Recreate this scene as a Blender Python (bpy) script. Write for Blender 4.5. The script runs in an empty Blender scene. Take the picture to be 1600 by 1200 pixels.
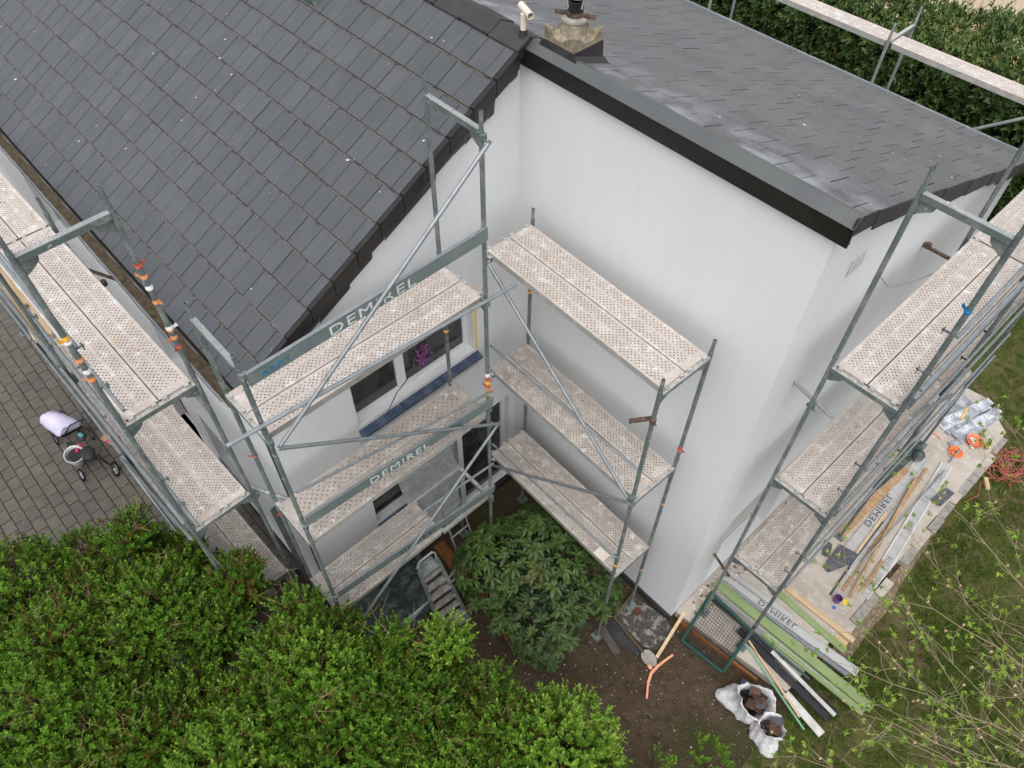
import bpy, bmesh, math, random
import numpy as np
from mathutils import Vector, Matrix
random.seed(7); RNG = np.random.default_rng(7)
R = math.radians
scn = bpy.context.scene
COL = scn.collection

# ------------------------------------------------------------------ camera
cam_d = bpy.data.cameras.new('camera'); cam = bpy.data.objects.new('camera', cam_d); COL.objects.link(cam)
_yaw, _pit, _rol = R(136.406), R(51.564), R(.806)
_f = Vector((math.cos(_pit)*math.cos(_yaw), math.cos(_pit)*math.sin(_yaw), -math.sin(_pit)))
_r = Vector((math.sin(_yaw), -math.cos(_yaw), 0)); _u = _r.cross(_f)
_r2 = math.cos(_rol)*_r + math.sin(_rol)*_u; _u2 = -math.sin(_rol)*_r + math.cos(_rol)*_u
_m = Matrix((_r2, _u2, -_f)).transposed().to_4x4(); _m.translation = (5.259, -5.064, 11.66)
cam.matrix_world = _m
cam_d.sensor_fit = 'HORIZONTAL'; cam_d.sensor_width = 36; cam_d.lens = 1209.47/1600*36
cam_d.clip_start = .1; cam_d.clip_end = 500
scn.camera = cam
# ------------------------------------------------------------------ sky and sun (overcast day)
SUN_EL, SUN_AZ = 64, 140
w = bpy.data.worlds.new('World'); scn.world = w; w.use_nodes = True
nt = w.node_tree; nt.nodes.clear()
sky = nt.nodes.new('ShaderNodeTexSky'); sky.sky_type = 'NISHITA'; sky.sun_disc = False
sky.sun_elevation = R(SUN_EL); sky.sun_rotation = R(SUN_AZ); sky.air_density = 1; sky.dust_density = 3; sky.ozone_density = 1
hs = nt.nodes.new('ShaderNodeHueSaturation'); hs.inputs['Saturation'].default_value = .18
bg = nt.nodes.new('ShaderNodeBackground'); bg.inputs['Strength'].default_value = .15
wo = nt.nodes.new('ShaderNodeOutputWorld')
nt.links.new(sky.outputs[0], hs.inputs['Color']); nt.links.new(hs.outputs[0], bg.inputs[0]); nt.links.new(bg.outputs[0], wo.inputs[0])
sd = bpy.data.lights.new('sun', 'SUN'); sun = bpy.data.objects.new('sun', sd); COL.objects.link(sun)
sd.energy = .6; sd.angle = R(70); sd.color = (1, .975, .94)
_d = Vector((math.sin(R(SUN_AZ))*math.cos(R(SUN_EL)), math.cos(R(SUN_AZ))*math.cos(R(SUN_EL)), math.sin(R(SUN_EL))))
sun.rotation_euler = _d.to_track_quat('Z', 'Y').to_euler()
scn.view_settings.view_transform = 'Standard'; scn.view_settings.look = 'None'
scn.view_settings.exposure = .87; scn.view_settings.gamma = 1; scn.view_settings.use_curve_mapping = False

# ------------------------------------------------------------------ materials
def col4(c): return (c[0], c[1], c[2], 1)
def M(name, col, rough=.6, metal=0., noise=(), spots=(), rnd=0., bump=None, space='obj', attr=None, transl=0., spec=.5):
    """noise: (scale, colour, lo, hi[, detail]); spots: (scale, lo, hi, colour); scale may be an xyz tuple"""
    m = bpy.data.materials.new(name); m.use_nodes = True
    n = m.node_tree.nodes; L = m.node_tree.links
    b = n['Principled BSDF']; b.inputs['Roughness'].default_value = rough; b.inputs['Metallic'].default_value = metal
    b.inputs['Specular IOR Level'].default_value = spec
    oi = n.new('ShaderNodeObjectInfo')
    if space == 'pos':
        src = n.new('ShaderNodeNewGeometry').outputs['Position']
    else:
        tc = n.new('ShaderNodeTexCoord'); va = n.new('ShaderNodeVectorMath'); va.operation = 'ADD'
        mu = n.new('ShaderNodeVectorMath'); mu.operation = 'SCALE'; mu.inputs[0].default_value = (37, 53, 71)
        L.new(oi.outputs['Random'], mu.inputs['Scale']); L.new(tc.outputs['Object'], va.inputs[0]); L.new(mu.outputs[0], va.inputs[1])
        src = va.outputs[0]
    def tex(scale, detail=4, kind='noise'):
        if isinstance(scale, tuple):
            mp = n.new('ShaderNodeMapping'); mp.inputs['Scale'].default_value = scale; L.new(src, mp.inputs['Vector']); v = mp.outputs[0]; s = 1
        else: v = src; s = scale
        t = n.new('ShaderNodeTexNoise'); t.inputs['Scale'].default_value = s; t.inputs['Detail'].default_value = detail
        L.new(v, t.inputs['Vector']); return t.outputs['Fac']
    def ramp(fac, lo, hi):
        r = n.new('ShaderNodeMapRange'); r.inputs['From Min'].default_value = lo; r.inputs['From Max'].default_value = hi
        L.new(fac, r.inputs['Value']); return r.outputs[0]
    def mix(fac, a, c):
        x = n.new('ShaderNodeMix'); x.data_type = 'RGBA'
        L.new(fac, x.inputs['Factor'])
        if isinstance(a, tuple): x.inputs['A'].default_value = col4(a)
        else: L.new(a, x.inputs['A'])
        if isinstance(c, tuple): x.inputs['B'].default_value = col4(c)
        else: L.new(c, x.inputs['B'])
        return x.outputs['Result']
    cur = tuple(col)
    if attr:
        at = n.new('ShaderNodeAttribute'); at.attribute_name = 'rnd'
        cr = n.new('ShaderNodeValToRGB'); e = cr.color_ramp.elements
        e[0].position = attr[0][0]; e[0].color = col4(attr[0][1]); e[1].position = attr[-1][0]; e[1].color = col4(attr[-1][1])
        for p, c in attr[1:-1]: q = e.new(p); q.color = col4(c)
        L.new(at.outputs['Fac'], cr.inputs[0]); cur = cr.outputs[0]
    for t in noise:
        cur = mix(ramp(tex(t[0], t[4] if len(t) > 4 else 4), t[2], t[3]), cur, tuple(t[1]))
    if rnd:
        h = n.new('ShaderNodeHueSaturation'); r = n.new('ShaderNodeMapRange')
        r.inputs['To Min'].default_value = 1-rnd; r.inputs['To Max'].default_value = 1+rnd
        L.new(oi.outputs['Random'], r.inputs['Value']); L.new(r.outputs[0], h.inputs['Value'])
        if isinstance(cur, tuple): h.inputs['Color'].default_value = col4(cur)
        else: L.new(cur, h.inputs['Color'])
        cur = h.outputs[0]
    for s in spots:
        cur = mix(ramp(tex(s[0], 2), s[1], s[2]), cur, tuple(s[3]))
    if isinstance(cur, tuple): b.inputs['Base Color'].default_value = col4(cur)
    else: L.new(cur, b.inputs['Base Color'])
    if bump:
        bp = n.new('ShaderNodeBump'); bp.inputs['Strength'].default_value = bump[1]; bp.inputs['Distance'].default_value = bump[2]
        L.new(tex(bump[0], 5), bp.inputs['Height']); L.new(bp.outputs[0], b.inputs['Normal'])
    if transl:
        tr = n.new('ShaderNodeBsdfTranslucent'); ms = n.new('ShaderNodeMixShader'); ms.inputs[0].default_value = transl
        if isinstance(cur, tuple): tr.inputs[0].default_value = col4(cur)
        else: L.new(cur, tr.inputs[0])
        L.new(b.outputs[0], ms.inputs[1]); L.new(tr.outputs[0], ms.inputs[2])
        L.new(ms.outputs[0], n['Material Output'].inputs['Surface'])
    return m

W_ = (.8, .79, .77)
MT = {}
MT['plaster'] = M('white_plaster', (.645, .648, .657), .85, noise=[((.9, .9, .35), (.59, .593, .603), .45, .75), ((7, 7, 1.0), (.605, .606, .615), .5, .8), ((3.5, 3.5, .5), (.585, .585, .592), .62, .84), (28, (.61, .612, .62), .5, .7), (90, (.665, .667, .672), .55, .75)], spots=[(2.3, .72, .78, (.60, .60, .605)), (9, .745, .78, (.56, .555, .545))], bump=(75, .3, .006), space='pos')
MT['plaster_grey'] = M('grey_base_coat', (.52, .52, .49), .9, noise=[(3, (.42, .41, .38), .4, .7)], bump=(50, .2, .004), space='pos')
MT['bitumen'] = M('black_bitumen', (.022, .022, .024), .45, noise=[(6, (.05, .05, .05), .5, .8)], spots=[(38, .74, .77, (.3, .3, .3))], bump=(30, .3, .01), space='pos')
MT['tile'] = M('slate_grey_tile', (.064, .068, .076), .5, noise=[(2.5, (.076, .079, .086), .4, .7), ((14, 4, 14), (.056, .061, .068), .45, .75), (55, (.05, .053, .06), .52, .72)], rnd=.09,
    spots=[(31, .79, .81, (.5, .49, .46)), (9, .77, .82, (.2, .2, .21)), (3.2, .74, .90, (.14, .145, .15))], bump=(90, .15, .003))
MT['under'] = M('dark_underlay', (.02, .019, .018), .9)
MT['dirt_line'] = M('mossy_dirt', (.095, .07, .04), .95, noise=[(14, (.045, .034, .02), .4, .65)], bump=(40, .6, .02), space='pos')
MT['shingle'] = M('grey_bitumen_tile', (.106, .106, .111), .6, noise=[((2, 9, 2), (.127, .125, .127), .45, .7), (1.2, (.092, .092, .098), .4, .7), (22, (.08, .08, .084), .5, .72), (60, (.145, .145, .145), .56, .72)], rnd=.10,
    spots=[(34, .77, .79, (.4, .4, .39)), (1.4, .66, .9, (.15, .152, .157))], bump=(120, .25, .003), space='pos')
MT['membrane'] = M('grey_membrane', (.085, .09, .09), .42, noise=[(3, (.068, .072, .077), .4, .7)], spots=[(16, .74, .78, (.05, .05, .055))], bump=(40, .2, .004), space='pos')
MT['fascia'] = M('dark_brown_fascia', (.010, .009, .008), .42, noise=[(5, (.017, .015, .014), .5, .75)], spots=[(26, .76, .79, (.25, .24, .22))], space='pos')
MT['verge'] = M('brown_grey_verge', (.034, .032, .030), .7, noise=[(5, (.022, .021, .02), .4, .7)], rnd=.15)
MT['concrete'] = M('weathered_concrete', (.23, .19, .135), .95, noise=[(9, (.13, .105, .065), .42, .66), (24, (.31, .27, .21), .5, .7)], bump=(45, .6, .02), space='pos')
MT['rust'] = M('rusty_steel', (.105, .06, .04), .8, noise=[(18, (.05, .035, .028), .4, .65), (30, (.25, .2, .17), .58, .72)], bump=(60, .4, .005))
MT['white_metal'] = M('white_enamel', (.76, .75, .72), .4, noise=[(7, (.6, .57, .5), .5, .8)])
MT['cream_pipe'] = M('cream_plastic_pipe', (.62, .56, .48), .55, noise=[(9, (.5, .44, .36), .45, .75)])
MT['zinc'] = M('bright_zinc', (.27, .295, .31), .42, .45, noise=[(12, (.20, .22, .235), .4, .7)], spots=[(50, .72, .75, (.5, .5, .48))])
MT['galv'] = M('green_grey_galvanised', (.128, .16, .156), .5, .25, noise=[(5, (.25, .27, .262), .45, .7), (40, (.085, .108, .107), .5, .75)], spots=[(44, .69, .74, (.42, .43, .42)), (13, .69, .75, (.40, .41, .40)), ((26, 26, 9), .70, .76, (.46, .46, .44))], rnd=.1)
MT['galv_pale'] = M('pale_galvanised', (.27, .285, .285), .5, .3, noise=[(10, (.36, .365, .355), .42, .7), (30, (.19, .205, .205), .5, .8)], spots=[(50, .68, .71, (.68, .66, .63))], rnd=.08)
MT['transom'] = M('plaster_crusted_steel', (.40, .375, .35), .75, .1, noise=[(14, (.27, .265, .255), .45, .65), (40, (.48, .455, .42), .5, .7)], bump=(60, .4, .004))
DECKN = [(2.0, (.42, .365, .325), .38, .68), (9, (.55, .52, .49), .52, .68), (30, (.38, .335, .295), .55, .75)]
MT['deck'] = M('cement_dusted_steel_deck', (.48, .425, .385), .8, .05, noise=DECKN,
    spots=[(11, .64, .76, (.66, .64, .62)), (24, .68, .73, (.28, .2, .14)), (5, .66, .8, (.36, .30, .255)), (7.5, .735, .765, (.58, .36, .2))], rnd=.05, bump=(70, .35, .003))
MT['deck_old'] = M('worn_steel_deck', (.41, .365, .325), .85, .05, noise=[(2.2, (.33, .295, .262), .38, .66), (9, (.49, .455, .42), .50, .68), (40, (.28, .24, .205), .52, .75)],
    spots=[(10, .64, .76, (.6, .58, .56)), (22, .68, .73, (.2, .15, .11)), (4, .64, .8, (.27, .235, .205)), (9, .74, .765, (.55, .33, .17))], rnd=.06, bump=(70, .5, .004))
MT['deck_side'] = M('deck_side_steel', (.36, .355, .335), .6, .3, noise=[(8, (.48, .45, .41), .45, .7)], spots=[(30, .68, .72, (.6, .58, .55))], rnd=.1)
MT['timber'] = M('fresh_pale_timber', (.58, .43, .26), .7, noise=[((1.5, 30, 30), (.48, .335, .18), .42, .62), (3, (.63, .49, .31), .5, .8)], rnd=.08)
MT['timber_o'] = M('orange_used_timber', (.40, .25, .135), .8, noise=[((1.5, 26, 26), (.30, .18, .095), .42, .62), (6, (.46, .33, .2), .5, .75)], spots=[(10, .64, .72, (.44, .40, .36)), (26, .68, .74, (.2, .14, .1))], rnd=.1)
MT['green_board'] = M('pale_green_board', (.20, .275, .11), .6, noise=[(3, (.25, .32, .15), .4, .7), ((.8, 18, 18), (.17, .25, .095), .5, .8)], spots=[(30, .74, .77, (.5, .55, .4))])
MT['green_dark'] = M('dark_green_coating', (.003, .055, .044), .4, noise=[(12, (.006, .038, .032), .5, .8)])
MT['grey_board'] = M('grey_aluminium_board', (.44, .435, .43), .6, .1, noise=[((1, 8, 8), (.36, .355, .35), .45, .7)], spots=[(22, .7, .75, (.26, .25, .24))], rnd=.06)
MT['white_board'] = M('dirty_white_profile', (.58, .57, .55), .6, noise=[(6, (.46, .44, .41), .45, .7)], spots=[(40, .72, .76, (.15, .1, .06))])
MT['black_prof'] = M('black_profile', (.016, .017, .02), .35, noise=[(8, (.035, .035, .04), .5, .8)])
MT['slate_sill'] = M('blue_slate', (.040, .062, .115), .3, noise=[(7, (.11, .14, .19), .45, .72), (26, (.03, .045, .085), .5, .75)], spots=[(48, .72, .76, (.28, .31, .36))], rnd=.12, space='obj')
MT['slate_pale'] = M('dusty_slate', (.24, .255, .29), .8, noise=[(5, (.52, .53, .56), .40, .60), (20, (.12, .135, .165), .5, .75)], rnd=.2)
MT['slate_dark'] = M('speckled_slate', (.06, .066, .08), .7, noise=[(14, (.11, .115, .125), .45, .7)], spots=[(36, .69, .72, (.5, .5, .49))])
MT['pvc'] = M('white_window_frame', (.66, .66, .67), .45, noise=[(5, (.56, .56, .56), .5, .8)])
MT['glass'] = M('dark_window_glass', (.028, .029, .030), .08, noise=[(2.2, (.075, .075, .072), .45, .75)], spots=[((30, 1.5, 30), .72, .75, (.16, .16, .16))], spec=.6)  # lighter grey patches paint reflections into the glass colour
MT['red_door'] = M('red_brown_wood', (.105, .026, .014), .6, noise=[((18, 18, 1.5), (.075, .018, .01), .4, .65)])
MT['yellow_tape'] = M('yellow_masking_tape', (.75, .52, .03), .6)
MT['orange_tape'] = M('orange_fluorescent_tape', (.66, .24, .07), .7, noise=[(40, (.5, .4, .33), .5, .7)])
MT['red_tape'] = M('red_tape', (.45, .07, .05), .7, noise=[(40, (.45, .3, .26), .52, .7)])
MT['white_tape'] = M('white_tape', (.75, .75, .75), .6)
MT['yellowish_tape'] = M('amber_tape', (.8, .42, .05), .6)
MT['blue_paint'] = M('blue_spray_paint', (.005, .15, .32), .7, noise=[(40, (.05, .25, .38), .5, .7)])
MT['white_paint'] = M('white_spray_paint', (.60, .62, .60), .75, noise=[(30, (.36, .40, .39), .48, .64)])
MT['dark_paint'] = M('dark_spray_paint', (.05, .05, .055), .75, noise=[(30, (.2, .2, .2), .56, .72)])
MT['grey_paint'] = M('grey_print', (.2, .2, .2), .8)
MT['soil'] = M('dark_soil', (.056, .038, .024), .95, spec=.15, noise=[(1.3, (.078, .056, .038), .42, .66), (9, (.042, .030, .020), .45, .7), (30, (.11, .083, .056), .6, .78)],
    spots=[(45, .735, .75, (.24, .2, .15)), (.55, .58, .72, (.045, .046, .018))], bump=(22, .9, .03), space='pos')
MT['lawn'] = M('patchy_lawn', (.072, .085, .02), .95, spec=.1, noise=[(1.1, (.125, .098, .05), .44, .62), (6, (.04, .058, .012), .42, .66), (26, (.16, .13, .07), .58, .78), (70, (.03, .035, .012), .55, .72)], bump=(30, .9, .03), space='pos')
MT['slab'] = M('dusty_concrete_slab', (.45, .40, .35), .9, noise=[(1.2, (.36, .31, .265), .42, .66), (7, (.50, .455, .405), .48, .7), (38, (.29, .25, .21), .55, .78)], spots=[(18, .72, .75, (.60, .58, .54)), (11, .73, .77, (.17, .14, .11))], bump=(40, .4, .006), space='pos')
MT['paver'] = M('grey_brown_paver', (.098, .087, .073), .9, noise=[(5, (.078, .069, .057), .42, .68), (30, (.125, .112, .096), .52, .75)], spots=[(26, .73, .755, (.3, .28, .25)), (1.0, .62, .8, (.15, .125, .095))], rnd=.12, bump=(60, .4, .004), space='obj')
MT['sand'] = M('trodden_sandy_soil', (.20, .155, .105), .95, spec=.1, noise=[(5, (.16, .12, .075), .42, .64), (20, (.38, .31, .23), .5, .72)], bump=(24, .8, .02), space='pos')
MT['joint'] = M('paver_joint_soil', (.030, .022, .015), .95, noise=[(9, (.048, .036, .025), .45, .7)], space='pos')
MT['far_yard'] = M('beige_yard', (.40, .32, .23), .9, noise=[(2, (.36, .29, .21), .45, .7)], space='pos')
MT['stain'] = M('plaster_dusted_felt', (.05, .046, .042), .9, noise=[(7, (.25, .225, .2), .52, .62), (22, (.09, .075, .06), .5, .7), (40, (.38, .36, .34), .62, .7)], bump=(24, .6, .02), space='pos')
MT['edging'] = M('orange_brown_edging', (.20, .075, .02), .85, noise=[(9, (.13, .048, .014), .42, .66)], space='pos')
MT['bark'] = M('grey_brown_bark', (.13, .095, .055), .9, noise=[(30, (.08, .058, .035), .45, .65)])
MT['twig'] = M('yellow_brown_twig', (.23, .17, .065), .8)
MT['twig_w'] = M('olive_grey_twig', (.25, .21, .125), .8)
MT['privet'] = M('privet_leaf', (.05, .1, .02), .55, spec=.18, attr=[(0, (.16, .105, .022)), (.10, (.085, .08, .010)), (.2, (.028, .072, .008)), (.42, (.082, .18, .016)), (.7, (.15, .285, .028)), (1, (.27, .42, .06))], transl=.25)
MT['laurel'] = M('laurel_leaf', (.03, .07, .02), .42, spec=.3, attr=[(0, (.012, .026, .007)), (.45, (.036, .066, .014)), (.8, (.085, .135, .030)), (1, (.16, .20, .055))], transl=.12)
MT['laurel_tip'] = M('yellow_laurel_shoot', (.42, .30, .10), .5, attr=[(0, (.35, .24, .06)), (1, (.55, .42, .17))])
MT['rhodo'] = M('rhododendron_leaf', (.034, .066, .012), .45, spec=.3, noise=[(3, (.052, .094, .018), .4, .7), (1.6, (.085, .095, .02), .62, .75)], rnd=.32, transl=.1, space='pos')
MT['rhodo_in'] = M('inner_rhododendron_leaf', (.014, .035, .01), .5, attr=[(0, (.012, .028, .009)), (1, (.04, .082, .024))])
MT['willow'] = M('young_willow_leaf', (.2, .32, .06), .5, spec=.2, attr=[(0, (.15, .29, .035)), (1, (.34, .46, .08))], transl=.3)
MT['catkin'] = M('pale_catkin', (.52, .36, .2), .8)
MT['grass'] = M('grass_blade', (.06, .1, .02), .7, spec=.1, attr=[(0, (.03, .066, .007)), (.55, (.09, .145, .018)), (.85, (.18, .185, .05)), (1, (.32, .26, .13))], transl=.15)
MT['sack'] = M('white_woven_sack', (.66, .65, .66), .7, noise=[(4, (.56, .55, .56), .45, .7)], spots=[(22, .72, .76, (.3, .22, .17))], bump=(16, .9, .03), space='pos')
MT['debris'] = M('brown_tile_shard', (.10, .05, .028), .8, noise=[(9, (.05, .03, .022), .4, .65)], rnd=.2)
MT['black_cloth'] = M('black_fabric', (.014, .014, .017), .7)
MT['lavender'] = M('lavender_cloth', (.50, .47, .62), .8, noise=[(5, (.58, .55, .68), .45, .7)], bump=(14, .3, .02))
MT['tyre'] = M('black_rubber', (.018, .018, .018), .6)
MT['chrome'] = M('silver_rim', (.6, .6, .62), .3, .8)
MT['grey_plastic'] = M('pale_grey_plastic', (.55, .54, .54), .5)
MT['pink'] = M('pink_plastic', (.6, .02, .10), .5)
MT['teal'] = M('teal_print', (.06, .28, .34), .6)
MT['terracotta'] = M('orange_plastic', (.66, .19, .09), .5, noise=[(7, (.58, .15, .07), .45, .7)])
MT['hose'] = M('red_orange_hose', (.36, .10, .07), .55, rnd=.1)
MT['strap'] = M('orange_webbing', (.78, .20, .05), .7)
MT['purple'] = M('purple_plastic', (.13, .06, .19), .5)
MT['blue'] = M('blue_plastic', (.02, .14, .5), .4)
MT['brown_glass'] = M('brown_glass', (.03, .013, .008), .15)
MT['tarp'] = M('grey_green_tarpaulin', (.035, .05, .045), .4, noise=[(6, (.10, .13, .12), .52, .74)], bump=(7, .9, .06), space='pos')
MT['foam'] = M('salmon_foam', (.75, .33, .2), .8)
MT['mesh_wire'] = M('dark_wire', (.03, .035, .03), .5, .5)
MT['flower'] = M('violet_flower', (.22, .05, .2), .7)
MT['stone'] = M('grey_stone', (.30, .28, .25), .9, noise=[(12, (.2, .185, .165), .42, .68)], bump=(30, .5, .01))
MT['plaster_chip'] = M('plaster_chip', (.66, .64, .60), .9, attr=[(0, (.13, .09, .05)), (.25, (.22, .16, .10)), (.5, (.5, .44, .36)), (1, (.72, .70, .67))])
MT['clear'] = M('plastic_film', (.45, .46, .45), .25)

# ------------------------------------------------------------------ mesh helpers
def frame_of(d, up=(0, 0, 1)):
    d = Vector(d).normalized(); up = Vector(up)
    if abs(d.dot(up)) > .98: up = Vector((1, 0, 0))
    s = d.cross(up).normalized(); u = s.cross(d).normalized()
    return d, s, u
class MB:
    def __init__(self): self.v = []; self.f = []
    def quad(self, *p):
        i = len(self.v); self.v += [tuple(q) for q in p]; self.f.append(tuple(range(i, i+len(p))))
    def hexa(self, p):   # 8 points: bottom 0-3 ccw, top 4-7
        i = len(self.v); self.v += [tuple(q) for q in p]
        for a in ((3, 2, 1, 0), (4, 5, 6, 7), (0, 1, 5, 4), (1, 2, 6, 5), (2, 3, 7, 6), (3, 0, 4, 7)): self.f.append(tuple(i+k for k in a))
    def box(self, x0, y0, z0, x1, y1, z1):
        self.hexa([(x0, y0, z0), (x1, y0, z0), (x1, y1, z0), (x0, y1, z0), (x0, y0, z1), (x1, y0, z1), (x1, y1, z1), (x0, y1, z1)])
    def bar(self, a, b, w, h, up=(0, 0, 1)):   # centred rectangular bar
        a, b = Vector(a), Vector(b); d, s, u = frame_of(b-a, up); s *= w/2; u *= h/2
        self.hexa([a-s-u, b-s-u, b+s-u, a+s-u, a-s+u, b-s+u, b+s+u, a+s+u])
    def tube(self, a, b, r, n=10, r2=None, cap=True, hollow=0):
        a, b = Vector(a), Vector(b); r2 = r if r2 is None else r2; d, s, u = frame_of(b-a); i = len(self.v)
        for p, rr in ((a, r), (b, r2)):
            for k in range(n):
                t = 2*math.pi*k/n; self.v.append(tuple(p+rr*(math.cos(t)*s+math.sin(t)*u)))
        for k in range(n): self.f.append((i+k, i+(k+1) % n, i+n+(k+1) % n, i+n+k))
        if cap: self.f.append(tuple(i+k for k in reversed(range(n))))
        if hollow:
            j = len(self.v); q = b-d*hollow
            for p, rr in ((b, r2*.82), (q, r2*.8)):
                for k in range(n):
                    t = 2*math.pi*k/n; self.v.append(tuple(p+rr*(math.cos(t)*s+math.sin(t)*u)))
            for k in range(n):
                k2 = (k+1) % n
                self.f.append((i+n+k, i+n+k2, j+k2, j+k)); self.f.append((j+k, j+k2, j+n+k2, j+n+k))
            self.f.append(tuple(j+n+k for k in range(n)))
        elif cap: self.f.append(tuple(i+n+k for k in range(n)))
    def path(self, pts, r, n=6, r1=None):
        pts = [Vector(p) for p in pts]; i = len(self.v); m = len(pts); r1 = r if r1 is None else r1
        for q, p in enumerate(pts):
            d, s, u = frame_of(pts[min(q+1, m-1)]-pts[max(q-1, 0)]); rr = r+(r1-r)*q/max(1, m-1)
            for k in range(n):
                t = 2*math.pi*k/n; self.v.append(tuple(p+rr*(math.cos(t)*s+math.sin(t)*u)))
        for q in range(m-1):
            for k in range(n): self.f.append((i+q*n+k, i+q*n+(k+1) % n, i+(q+1)*n+(k+1) % n, i+(q+1)*n+k))
        self.f.append(tuple(i+k for k in reversed(range(n)))); self.f.append(tuple(i+(m-1)*n+k for k in range(n)))
    def prism(self, poly, z0, z1):
        n = len(poly); i = len(self.v)
        self.v += [(p[0], p[1], z0) for p in poly]+[(p[0], p[1], z1) for p in poly]
        self.f.append(tuple(i+k for k in reversed(range(n)))); self.f.append(tuple(i+n+k for k in range(n)))
        for k in range(n): self.f.append((i+k, i+(k+1) % n, i+n+(k+1) % n, i+n+k))
    def lathe(self, prof, c, n=20, sx=1, sy=1, jit=0):
        i = len(self.v); c = Vector(c)
        for r, z in prof:
            for k in range(n):
                t = 2*math.pi*k/n; j = 1+random.uniform(-jit, jit)
                self.v.append((c.x+sx*r*j*math.cos(t), c.y+sy*r*j*math.sin(t), c.z+z))
        for q in range(len(prof)-1):
            for k in range(n): self.f.append((i+q*n+k, i+q*n+(k+1) % n, i+(q+1)*n+(k+1) % n, i+(q+1)*n+k))
    def torus(self, c, R_, r, axis=(0, 0, 1), n=20, m=8, squash=1):
        c = Vector(c); d, s, u = frame_of(axis, (0, 1, 0)); i = len(self.v)
        for k in range(n):
            t = 2*math.pi*k/n; e = math.cos(t)*s+math.sin(t)*u*squash
            for q in range(m):
                a = 2*math.pi*q/m; self.v.append(tuple(c+e*(R_+r*math.cos(a))+d*r*math.sin(a)))
        for k in range(n):
            for q in range(m): self.f.append((i+k*m+q, i+((k+1) % n)*m+q, i+((k+1) % n)*m+(q+1) % m, i+k*m+(q+1) % m))
    def ball(self, c, rx, ry, rz, n=12, m=7, jit=0):
        prof = [(max(math.sin(math.pi*q/m), .001), -math.cos(math.pi*q/m)*rz) for q in range(m+1)]
        self.lathe([(r, z) for r, z in prof], c, n, rx, ry, jit)
    def mesh(self, name, smooth=False, origin=None):
        me = bpy.data.meshes.new(name); o = origin or (0, 0, 0)
        me.from_pydata([(a-o[0], b-o[1], c-o[2]) for a, b, c in self.v], [], self.f)
        if smooth: me.polygons.foreach_set('use_smooth', [True]*len(me.polygons))
        me.update(); return me
    def base(self):
        a = np.array(self.v); return (float((a[:, 0].min()+a[:, 0].max())/2), float((a[:, 1].min()+a[:, 1].max())/2), float(a[:, 2].min()))
WL = {}
def link(name, data, loc, parent=None, kind=None, label=None, cat=None, group=None, rot=None):
    o = bpy.data.objects.new(name, data); COL.objects.link(o); WL[o] = Vector(loc)
    if parent is not None: o.parent = parent; o.location = Vector(loc)-WL[parent]
    else: o.location = loc
    if rot is not None: o.rotation_euler = rot
    if kind: o['kind'] = kind
    if label: o['label'] = label
    if cat: o['category'] = cat
    if group: o['group'] = group
    return o
def build(mb, name, mat, parent=None, smooth=False, label=None, cat=None, group=None, kind=None):
    c = mb.base(); me = mb.mesh(name, smooth, c); me.materials.append(MT[mat])
    return link(name, me, c, parent, kind, label, cat, group)
def thing(name, label, cat, loc, group=None): return link(name, None, loc, None, None, label, cat, group)
def smooth_angle(o):
    me = o.data; me.polygons.foreach_set('use_smooth', [True]*len(me.polygons))
    try: me.set_sharp_from_angle(angle=R(40))
    except Exception: pass
    return o
def np_mesh(name, verts, faces, mat, rnd=None, parent=None, kind=None, label=None, cat=None, smooth=False, origin=None, group=None):
    """faces: (n,k) int array"""
    verts = np.asarray(verts, dtype=np.float32).reshape(-1, 3)
    c = (verts.min(0)+verts.max(0))/2; c[2] = verts[:, 2].min(); c = tuple(float(x) for x in c)
    me = bpy.data.meshes.new(name); n, k = faces.shape
    me.vertices.add(len(verts)); me.vertices.foreach_set('co', (verts-np.array(c, dtype=np.float32)).ravel())
    me.loops.add(n*k); me.loops.foreach_set('vertex_index', faces.astype(np.int32).ravel())
    me.polygons.add(n); me.polygons.foreach_set('loop_start', np.arange(0, n*k, k, dtype=np.int32))
    try: me.polygons.foreach_set('loop_total', np.full(n, k, dtype=np.int32))
    except Exception: pass
    if smooth: me.polygons.foreach_set('use_smooth', np.ones(n, dtype=bool))
    if rnd is not None:
        a = me.attributes.new('rnd', 'FLOAT', 'POINT'); a.data.foreach_set('value', np.asarray(rnd, dtype=np.float32))
    me.materials.append(MT[mat]); me.update(calc_edges=True); me.validate()
    return link(name, me, c, parent, kind, label, cat, group)
def text_mesh(body, size, p0, u, v, off, mat, parent, name='lettering', depth=.0015, sx=1, spacing=1.05):
    """flat letters starting at p0, reading along u with letter tops along v, lifted off along the normal"""
    cu = bpy.data.curves.new('t', 'FONT'); cu.body = body; cu.size = size; cu.extrude = depth; cu.space_character = spacing; cu.resolution_u = 3
    t = bpy.data.objects.new('t', cu); COL.objects.link(t)
    bpy.context.view_layer.update()
    me = bpy.data.meshes.new_from_object(t.evaluated_get(bpy.context.evaluated_depsgraph_get()))
    bpy.data.objects.remove(t); bpy.data.curves.remove(cu)
    u, v, p0, off = Vector(u).normalized(), Vector(v).normalized(), Vector(p0), Vector(off)
    n = off.normalized()
    for q in me.vertices:
        c = q.co.copy(); q.co = u*c.x*sx+v*c.y+n*c.z
    me.materials.clear(); me.materials.append(MT[mat]); me.name = name
    return link(name, me, p0+off, parent)
GZ = -.15    # soil and yard level; the concrete slab top is z = 0

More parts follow.
